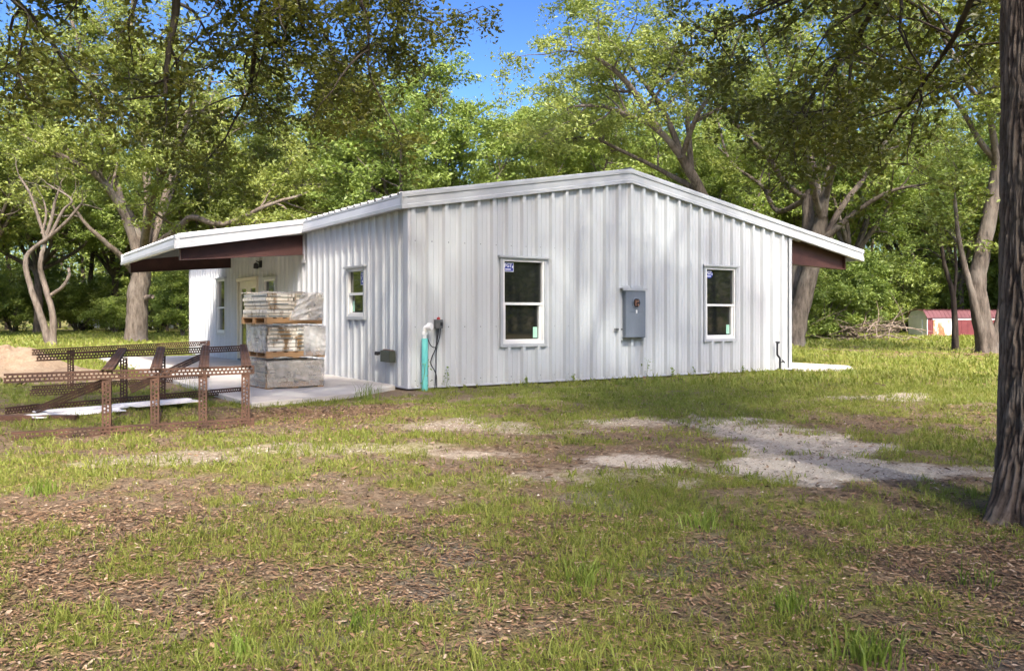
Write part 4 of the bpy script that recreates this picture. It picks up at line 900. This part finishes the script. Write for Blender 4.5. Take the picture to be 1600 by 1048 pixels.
# --- big multi stem oak right of the building
tree('oak_tree', gnd(1240, 33), [
    (A((1238, 552, 33), (1246, 500, 33), (1262, 440, 33), (1275, 385, 33), (1283, 340, 33)), .42, .27, 1.0, 1, True),
    (A((1232, 548, 33.6), (1232, 480, 33.8), (1246, 420, 34), (1262, 360, 34), (1262, 300, 34.5)), .30, .22, 1.0, 1, True),
    (A((1283, 345, 33), (1290, 300, 33), (1300, 240, 33), (1312, 160, 33.5), (1325, 60, 34), (1330, -40, 34)), .22, .06, .2, 1.1),
    (A((1283, 345, 33), (1275, 280, 34.5), (1250, 180, 36), (1230, 80, 37), (1220, -20, 37)), .19, .05, .3, 1.1),
    (A((1275, 385, 33), (1320, 345, 32.5), (1360, 315, 32), (1400, 296, 31.5), (1445, 288, 31)), .15, .04, .35, .8),
    (A((1272, 395, 33), (1318, 320, 33.5), (1355, 270, 34), (1400, 190, 34.5), (1430, 110, 35), (1450, 20, 35)), .15, .04, .35, .9),
    (A((1262, 310, 34.5), (1230, 290, 34), (1195, 240, 33.5), (1160, 205, 33), (1120, 160, 32.5), (1090, 110, 32)), .15, .04, .3, .9),
    (A((1262, 310, 34.5), (1215, 330, 36), (1190, 290, 37), (1140, 250, 38), (1120, 180, 39)), .14, .04, .3, .8),
    (A((1290, 310, 33), (1310, 230, 31), (1340, 150, 29.5), (1370, 80, 28.5), (1390, 10, 28)), .14, .04, .4, .9),
    (A((1283, 345, 33), (1265, 270, 31), (1240, 190, 29), (1210, 120, 28), (1180, 30, 27)), .14, .04, .4, .9)],
    3, 'big leaning oak with several stems beside the right porch beam', n1=1.7, L1=2.9, n2=2.5, leaves=27, size=.14, cr=.36, flat=.45, leaf='leaf_oak', bark='bark')
# --- leaning tree behind the ridge
tree('leaning_tree', gnd(1165, 34), [
    (A((1165, 545, 34), (1140, 420, 33.5), (1105, 320, 33), (1065, 245, 32.5)), .26, .18, 1.0, 1, True),
    (A((1065, 245, 32.5), (1030, 205, 32), (985, 180, 31.5), (930, 165, 31), (870, 170, 30.5)), .15, .04, .2, 1.1),
    (A((1065, 245, 32.5), (1040, 180, 32.5), (1000, 120, 32.5), (960, 70, 32.5), (925, 30, 32.5)), .14, .04, .25, 1.2),
    (A((1080, 270, 32.7), (1075, 190, 33), (1070, 130, 33.5), (1045, 80, 34)), .14, .04, .3, .9),
    (A((1095, 300, 33), (1040, 270, 34), (980, 240, 35), (920, 215, 35.5), (860, 225, 36)), .12, .04, .2, 1.1),
    (A((1030, 205, 32), (980, 130, 31), (930, 90, 30), (890, 80, 29.5)), .14, .04, .2, 1.2),
    (A((1065, 245, 32.5), (1090, 180, 31), (1130, 120, 30), (1150, 70, 29)), .12, .04, .3, .9)],
    4, 'leaning tree behind the roof ridge, its branches reaching left', n1=1.9, L1=2.6, n2=2.5, leaves=26, size=.135, cr=.34, flat=.45, leaf='leaf_oak')
# --- stems by the red shed
tree('oak_tree', gnd(1545, 27), [
    (A((1546, 562, 27), (1535, 500, 27), (1527, 440, 27), (1540, 370, 27), (1554, 300, 27), (1560, 250, 27)), .33, .19, 1.0, 1, True),
    (A((1540, 552, 26.8), (1522, 470, 26.8), (1506, 410, 26.8), (1496, 360, 26.6), (1492, 310, 26.4)), .13, .05, .7, .7, True),
    (A((1552, 552, 27.2), (1572, 470, 27.3), (1585, 380, 27.5), (1590, 280, 27.7), (1620, 150, 28)), .24, .07, .5, .9, True),
    (A((1560, 255, 27), (1532, 222, 26.6), (1508, 180, 26.2), (1482, 145, 26), (1440, 120, 25.5)), .12, .04, .25, .8),
    (A((1560, 250, 27), (1580, 180, 27), (1570, 90, 27.5), (1560, -10, 28)), .14, .05, .2, 1.1),
    (A((1558, 262, 27), (1545, 180, 26), (1515, 135, 25), (1480, 70, 24.5), (1450, 20, 24)), .11, .04, .25, .8),
    (A((1560, 255, 27), (1540, 160, 29), (1500, 90, 30.5), (1470, 30, 31)), .12, .04, .3, .9)],
    5, 'oak of three stems standing beside the red shed', n1=1.7, L1=2.4, n2=2.5, leaves=25, size=.135, cr=.34, flat=.45, leaf='leaf_oak', bark='bark')
tree('young_tree', gnd(1493, 28.4), [
    (A((1493, 552, 28.4), (1492, 500, 28.4), (1488, 455, 28.4), (1476, 415, 28.4), (1468, 370, 28.4), (1450, 330, 28.3)), .115, .04, .55, 1.2, True),
    (A((1490, 468, 28.4), (1494, 420, 28.4), (1492, 370, 28.4), (1500, 320, 28.5)), .06, .03, .4, 1.2)],
    6, 'slim young tree with dark trunk standing in front of the red shed', bark='bark_dark', n1=1.6, L1=1.8, leaves=16, size=.12, cr=.34, leaf='leaf_green')
# --- tall trees close behind the building and the next rows: three models with their own crowns, then copies
BT = []
def bg(px, d, h, spread, hs, n, seed, label, leaf, r=.28, name='background_tree', **kw):
    b = gnd(px, d); o = tree(name, b, auto_limbs(b, h, spread, hs, n, seed, r), seed, label, leaf=leaf, group='trees behind the house', **kw); BT.append(o); return o
k_ = dict(n1=1.9, L1=2.7, n2=2.4, leaves=30, size=.16, cr=.38, flat=.5)
bg(655, 37, 11.0, 4.1, 4.0, 9, 21, 'bright green tree rising just behind the roof, left of the blue sky gap', 'leaf_green', **k_)
bg(880, 45, 12.5, 5.0, 4.5, 9, 22, 'rounded green tree behind the roof ridge, under the blue sky gap', 'leaf_green', **k_)
bg(540, 46, 13.0, 5.5, 3.5, 9, 23, 'broad oak behind the porch roof, between the great oak and the bright green tree', 'leaf_oak', **k_)
def again(src, px, d, s, rot, label, sz=None):
    o = copy_tree(src); q = gnd(px, d); o.location = q; o.rotation_euler = (0, 0, rot); o.scale = (s, s, sz or s); o['label'] = label; return o
for (k, px, d, s, rot, lb) in [
    (2, -40, 46, 1.0, 1.0, 'broad oak at the left edge behind the twisted bare tree'), (0, 60, 58, 1.1, 2.2, 'green tree deep behind the twisted bare tree'), (2, 330, 56, 1.1, 3.0, 'oak deep behind the great oak, seen right of its trunk'),
    (1, 420, 62, 1.15, .7, 'rounded tree deep behind the porch roof'), (0, 620, 58, 1.0, 4.0, 'green tree deep behind the bright green tree'), (2, 785, 62, .86, 5.0, 'oak deep behind the roof, low under the sky gap'),
    (1, 985, 56, 1.1, 2.0, 'rounded tree deep behind the leaning tree'), (0, 1085, 48, 1.05, 1.1, 'green tree filling behind the leaning tree trunk'), (2, 1190, 58, 1.15, .4, 'oak deep behind the big leaning oak'),
    (1, 1330, 50, 1.05, 3.6, 'rounded tree behind the brush pile'), (0, 1420, 62, 1.2, 5.4, 'green tree behind the left end of the red shed'), (2, 1500, 58, 1.05, 2.6, 'oak behind the roof of the red shed'), (1, 1620, 52, 1.1, 1.9, 'rounded tree behind the shed at the right edge'),
    (0, 180, 66, 1.15, .9, 'green tree deep behind the great oak, seen left of its trunk'), (2, 1280, 70, 1.2, 4.4, 'oak farthest back between the big leaning oak and the brush pile'), (1, -130, 54, 1.1, 2.4, 'rounded tree beyond the left edge of the lawn'), (0, 1750, 48, 1.0, 0.2, 'green tree beyond the right edge of the lawn')]:
    again(BT[k], px, d, s, rot, lb)
# --- far wood closing the view
rng = np.random.default_rng(77); mb = MB(); CC = []
for k in range(450):
    an_ = rng.uniform(-.95, .95) if k < 230 else rng.uniform(1.2, 5.0); d = rng.uniform(70, 115) if k < 230 else rng.uniform(38, 60); b = CAM * [1, 1, 0] + d * (FW * math.cos(an_) + RT * math.sin(an_)); h = rng.uniform(9, 15)
    mb.tube([b, b + [rng.normal(0, .4), rng.normal(0, .4), h * .6], b + [rng.normal(0, .8), rng.normal(0, .8), h * .9]], [.2, .14, .05], 6)
    m = 46; c = rng.normal(0, 1, (m, 3)) * [1.9, 1.9, h * .24] + [0, 0, h * .55]; c[:, 2] = np.clip(c[:, 2], .6, h); CC.append(b + c)
C_ = np.concatenate(CC); Cn = np.repeat(C_, 20, axis=0); Cn = Cn + rng.normal(0, .55, Cn.shape); V, F = leaf_quads(Cn, .42, rng)
fwd = mk('far_woods', np.concatenate([V] + mb.V), [F] + [f + len(V) for f in mb.Fs], [M['leaf_dark'], M['bark_dark']], attr={'rnd': ('FACE', np.concatenate([rng.uniform(0, 1, len(F)), np.zeros(sum(len(f) for f in mb.Fs))]))}, mi=np.concatenate([np.zeros(len(F), int), np.ones(sum(len(f) for f in mb.Fs), int)]))
tag(fwd, 'dark mass of woods closing the view behind all the yard trees', 'woods', kind='stuff')
# --- shrubs and understory
def shrub(px, d, w_, h, seed, label, leaf='leaf_green', n=26, size=.14, name='shrub'):
    b = gnd(px, d); rng = np.random.default_rng(seed); L = []
    for k in range(9):
        a = rng.uniform(0, 2 * np.pi); e = rng.uniform(.2, 1); tip = b + [math.cos(a) * w_ * e, math.sin(a) * w_ * e, h * (1.05 - .5 * e)]
        L.append(([b - [0, 0, .1], b + (tip - b) * .5 + [0, 0, h * .15], tip], .05, .015, .15))
    return tree(name, b, L, seed, label, cat='shrub', leaf=leaf, group='shrubs along the wood edge', n1=2.2, L1=w_ * .55, n2=2.6, L2=.6, leaves=n, size=size, cr=.32)
SH = [shrub(1335, 43, 2.4, 3.3, 31, 'bright green bush behind the brush pile', 'leaf_green'), shrub(250, 56, 2.6, 3.0, 32, 'dark bush right of the great oak trunk', 'leaf_dark'), shrub(1290, 41, 1.7, 2.1, 33, 'leafy bush at the foot of the big leaning oak', 'leaf_green')]
for (k, px, d, s, rot, lb) in [(1, 20, 60, 1.0, 1, 'dark bush left of the twisted bare tree'), (1, 120, 62, 1.1, 2, 'dark bush between the twisted tree and the great oak'), (2, 180, 58, .9, 3, 'leafy bush just left of the great oak trunk'), (0, 285, 47, .9, 4, 'bush against the far end of the building'),
                               (1, 1400, 56, 1.35, 5, 'dark bush in the gap left of the shed'), (0, 1385, 60, 1.3, 1.4, 'green bush between brush pile and shed'), (1, 1470, 60, 1.6, 2.7, 'dark bush behind the shed roof'), (0, 1575, 57, 1.3, .6, 'green bush behind the right end of the shed'),
                               (1, 1250, 52, 1.4, 3.3, 'dark bush behind the big leaning oak'), (1, -60, 52, 1.3, .3, 'dark bush at the left edge of the lawn'), (0, 60, 66, 1.3, 4.9, 'green bush deep behind the twisted tree'), (1, 330, 60, 1.5, 1.7, 'dark bush deep behind the building end'),
                               (2, 1660, 50, 1.3, 2.2, 'leafy bush beyond the right edge of the lawn'), (1, 1310, 60, 1.5, 4.2, 'dark bush deep behind the brush pile'), (0, 200, 72, 1.4, .2, 'green bush deep behind the great oak')]:
    again(SH[k], px, d, s, rot, lb)
# --- brush pile
rng = np.random.default_rng(12); b = gnd(1340, 41); mb = MB()
for k in range(130):
    p = b + RT * rng.normal(0, .8) + FW * rng.normal(0, .9) + UP * rng.uniform(.0, .8); d = np.array([rng.normal(), rng.normal(), rng.normal(.15, .3)]); L = rng.uniform(.8, 2.8)
    Q = wander(p, d, L, 5, .18, -.03, rng); Q[:, 2] = np.maximum(Q[:, 2], .02); r_ = rng.uniform(.012, .04); mb.tube(Q, np.linspace(r_, r_ * .3, 6), 5)
tag(mb.build('brush_pile', M['dead_wood'], smooth=True, origin=b), 'heap of dead bare branches at the edge of the right lawn', 'brush pile')

# ------------------------------------------------------------------ the near tree at the right edge, its furrowed trunk and overhanging limbs
TB = at(1618, 500, 4.86) * [1, 1, 0]
nu, nv = 260, 520; a = np.arange(nu) * 2 * np.pi / nu; zz = np.linspace(-.12, 6.2, nv)[:, None]
rad = .188 + .0 * zz + .22 * np.exp(-np.maximum(zz + .12, 0) * 5.0) * (1 + .5 * np.sin(a * 5 + 1)) * .62 - .006 * zz
U = a * .19 / .030; warp = fbm(np.broadcast_to(U * .35, (nv, nu)), zz * 5 + 0 * U, 61, 3)
def per(sx, sz, seed):                                                   # ridge noise that closes round the trunk
    u = np.cos(a) * sx + 20; v_ = np.sin(a) * sx + 20
    return vnoise(u[None] + zz * sz + warp * .6, v_[None] + zz * sz * .37 + warp * .5, seed)
r1 = 1 - np.abs(2 * per(13.0, 6.5, 71) - 1); r2 = 1 - np.abs(2 * per(24.0, 16.0, 72) - 1); r3 = per(24, 14, 73)
crack = vnoise(np.broadcast_to(U * 1.1, (nv, nu)) + warp, zz * 16 + 0 * U + warp * 2, 74)
ridge = np.clip(1 - (r1 ** 2 * .75 + r2 ** 3 * .35) + .15 * (r3 - .5), 0, 1) * (0.72 + .28 * smooth(.2, .45, crack))
rd = rad + (ridge - .5) * .026
V = np.stack([TB[0] + rd * np.cos(a) + .004 * zz + .012 * np.sin(zz * 1.3), TB[1] + rd * np.sin(a) + .0 * zz, zz + 0 * a], -1).reshape(-1, 3)
i = np.arange(nv - 1)[:, None] * nu; j = np.arange(nu)[None]; j2 = (j + 1) % nu
near = empty('near_oak', tuple(TB), 'near tree with dark furrowed bark at the right edge and leafy boughs overhead', 'tree')
mk('trunk', V, np.stack([i + j, i + j2, i + nu + j2, i + nu + j], -1).reshape(-1, 4), M['furrow'], near, smooth=True, origin=TB, attr={'ridge': ('POINT', ridge.ravel())})
top = TB + np.array([.08, 0, 4.4]); top2 = TB + np.array([.1, 0, 6.0])
def off_gap(C_):                                                        # boughs stop short of the house; nothing below head height
    return (C_[:, 2] > 2.2)
mb1, V1, F1, R1 = grow([
    (np.array([top, at(1470, -160, 5.6), at(1390, -30, 6.6), at(1350, 40, 7.2), at(1290, 120, 7.8), at(1240, 190, 8.2)]), .05, .012, .35, 1.3),
    (np.array([at(1390, -30, 6.6), at(1290, -20, 7.6), at(1190, 20, 8.6), at(1110, 50, 9.4)]), .03, .010, .2, 1.2),
    (np.array([top, at(1560, -120, 5.6), at(1500, 40, 6.4), at(1450, 120, 7.0), at(1400, 190, 7.6)]), .035, .011, .4, 1.0),
    (np.array([at(1350, 40, 7.2), at(1330, 100, 8.0), at(1325, 160, 8.8), at(1310, 210, 9.4)]), .022, .009, .2, 1.0)],
    91, n1=4.6, L1=1.15, n2=5.0, L2=.45, leaves=13, size=.062, cr=.14, flat=.8, up=.0, droop=.04)
mb1.build('bough', M['bark_dark'], near, smooth=True, origin=TB)
mk('foliage', V1, F1, M['leaf_near'], near, origin=TB, attr={'rnd': ('FACE', R1)})
# high crown of the same tree, over and behind the tripod: it throws the dappled shade on the gable
hl = []
for k in range(14):
    an = 2 * np.pi * k / 14 + .3; e = 2.8 + (k % 3) * 1.7; tip = top2 + np.array([3.3 + math.cos(an) * e, 2.6 + math.sin(an) * e, 3.0 + (k % 2) * 1.4])
    hl.append(([top2, top2 + (tip - top2) * .5 + [0, 0, .5], tip], .10, .03, .3))
mb2, V2, F2, R2 = grow(hl, 92, n1=2.0, L1=1.9, n2=2.6, L2=1.0, leaves=26, size=.09, cr=.5)
mb2.build('high_limbs', M['bark_dark'], near, smooth=True, origin=TB); mk('crown', V2, F2, M['leaf_near'], near, origin=TB, attr={'rnd': ('FACE', R2)})
# --- neighbour whose trunk stands out of frame at the left: drooping boughs along the top left of the view
LB = at(-900, 500, 6.0) * [1, 1, 0]
lt = empty('overhanging_oak', tuple(LB), 'oak whose dark leafy boughs hang into the top left of the view', 'tree')
lim = [([LB - [0, 0, .2], LB + [0, 0, 2.2], LB + [.2, .1, 4.6]], .30, .22, 1.0, 1, True)]
t0 = LB + np.array([.2, .1, 4.3])
mbt, _, _, _ = grow(lim, 93); mbt.build('trunk', M['bark'], lt, smooth=True, origin=LB)
mb1, V1, F1, R1 = grow([
    (np.array([t0, at(-300, -260, 6.5), at(60, -180, 7.5), at(240, -80, 8.2), at(275, 0, 8.6), at(262, 90, 8.8), at(258, 150, 8.9)]), .10, .02, .45, 1.0),
    (np.array([at(60, -180, 7.5), at(260, -130, 8.6), at(420, -40, 9.0), at(500, 40, 9.2), at(530, 115, 9.3)]), .06, .015, .3, 1.3),
    (np.array([at(260, -130, 8.6), at(460, -120, 9.6), at(590, -30, 10), at(622, 25, 10.2), at(610, 95, 10.3)]), .05, .014, .3, 1.3),
    (np.array([at(420, -40, 9.0), at(400, 60, 9.6), at(390, 140, 9.9), at(360, 200, 10.1)]), .04, .012, .1, 1.1),
    (np.array([t0, at(-200, -200, 6.5), at(-20, -40, 7.2), at(60, 40, 7.6), at(110, 110, 7.8)]), .06, .015, .5, 1.0),
    (np.array([at(460, -120, 9.6), at(560, 0, 9.0), at(575, 50, 8.8), at(575, 100, 8.8)]), .035, .012, .2, 1.1)],
    94, n1=6.0, L1=1.2, n2=5.2, L2=.48, leaves=14, size=.064, cr=.14, flat=.8, up=.0, droop=.07)
mb1.build('bough', M['bark_dark'], lt, smooth=True, origin=LB); mk('foliage', V1, F1, M['leaf_near'], lt, origin=LB, attr={'rnd': ('FACE', R1)})
hl = []
for k in range(9):
    an = 2 * np.pi * k / 9; e = 3.0 + (k % 3) * 1.1; tip = t0 + np.array([2.4 + math.cos(an) * e, -3.0 + math.sin(an) * e, 4.0 + (k % 2) * 1.8])
    hl.append(([t0, t0 + (tip - t0) * .5 + [0, 0, .6], tip], .12, .03, .35))
mb2, V2, F2, R2 = grow(hl, 95, n1=1.7, L1=1.9, n2=2.4, L2=1.0, leaves=26, size=.085, cr=.9)
mb2.build('high_limbs', M['bark_dark'], lt, smooth=True, origin=LB); mk('crown', V2, F2, M['leaf_near'], lt, origin=LB, attr={'rnd': ('FACE', R2)})
# --- the grove behind the tripod (same kind, copies of a background oak); it shades the yard
GO = tree('background_tree', (-9.0, -22.0, 0), auto_limbs((-9.0, -22.0, 0), 11.5, 5.5, 4.2, 9, 301, .28), 301, 'thin crowned oak standing behind the photographer', leaf='leaf_oak', group='grove behind the yard', n1=1.5, L1=2.8, n2=2.2, leaves=20, size=.095, cr=.95)
tree('background_tree', (-2.2, -15.4, 0), auto_limbs((-2.2, -15.4, 0), 9.0, 4.2, 3.4, 9, 305, .24), 305, 'smaller fuller oak added out of view behind the camera to fade the near trunk shadow', leaf='leaf_oak', group='grove behind the yard', n1=1.8, L1=2.2, n2=2.4, leaves=26, size=.085, cr=.9)  # unseen, added across the sun path so the near trunk's shadow fades on the gravel
for (x, y, s, rot, lb) in [(-1.6, -22.5, .95, 4.4, 'thin crowned oak standing behind the near tree'), (-15.0, -18.0, .95, 2.5, 'thin crowned oak standing behind the left boughs')]:
    o = copy_tree(GO); o.location = (x, y, 0); o.rotation_euler = (0, 0, rot); o.scale = (s, s, s); o['label'] = lb
# ------------------------------------------------------------------ single weed clumps
def clump(x, y, n, h, sp, seed, label, cat='grass clump', name='grass_clump', wd=.006):
    rng = np.random.default_rng(seed); P = np.stack([x + rng.normal(0, sp, n), y + rng.normal(0, sp, n), np.zeros(n)], 1); P[:, 2] = ground_z(P[:, 0], P[:, 1]) - .003
    V, F, r = blades(P, h * rng.uniform(.45, 1.1, n), wd * rng.uniform(.7, 1.3, n), rng.uniform(.1, .8, n), rng)
    return tag(mk(name, V, F, M['weed_leaf'], origin=(x, y, 0), attr={'rnd': ('FACE', np.concatenate([r, r]))}), label, cat)
def cpx(px, py): d = F_PX * 1.15 / (py - HZ); return at(px, 500, d)[:2]
for k, (px, py, n, h, sp, lb) in enumerate([(1355, 1035, 130, .13, .045, 'largest upright green tuft in the near foreground'), (574, 622, 90, .30, .09, 'tall yellow green tuft at the slab edge by the building'), (298, 615, 60, .34, .10, 'tall green tuft behind the rusty steel frame'), (1100, 825, 80, .13, .06, 'green tuft below the pale gravel patch'),
                                           (920, 915, 70, .12, .06, 'green tuft in the mid foreground'), (370, 1025, 45, .11, .03, 'small pale tuft near the bottom left'), (1240, 960, 60, .12, .04, 'green tuft left of the largest foreground tuft'), (560, 990, 30, .12, .03, 'thin leaning tuft near the bottom middle'), (1520, 920, 26, .14, .04, 'sparse leaning tuft below the near tree'), (72, 770, 110, .12, .05, 'bright tuft at the left edge of the yard')]):
    q = cpx(px, py); clump(q[0], q[1], n, h, sp, 200 + k, lb)
rng = np.random.default_rng(66)
for k, (x, y, h) in enumerate([(4.95, -.09, .34), (3.2, -.1, .12), (5.6, -.1, .16), (6.2, -.12, .14), (.62, -.12, .3), (.12, -.2, .45), (2.2, -.1, .1), (7.6, -.1, .12)]):
    P = wander((x, y, 0), (0, 0, 1), h, 5, .12, .1, rng); mb = MB(); mb.tube(P, .004, 4)
    C_ = np.repeat(P[1:], 5, axis=0) + rng.normal(0, h * .12, (25, 3)); V, F = leaf_quads(C_, .045, rng, asp=.5); mb.add(V, F)
    V = np.concatenate(mb.V); nf_ = sum(len(f) for f in mb.Fs)
    tag(mk('weed', V, mb.Fs, M['weed_leaf'], origin=(x, y, 0), attr={'rnd': ('FACE', rng.uniform(0, 1, nf_))}), ['tallest weed against the gable wall below the meter box', 'small weed at the wall foot between the tall window and meter box', 'small weed at the wall foot just right of the meter box', 'small weed at the wall foot left of the oval sticker window', 'weed climbing beside the hanging cables', 'leafy weed growing against the teal pipe', 'small weed at the wall foot under the tall window', 'small weed at the wall foot right of the oval sticker window'][k], 'weed')
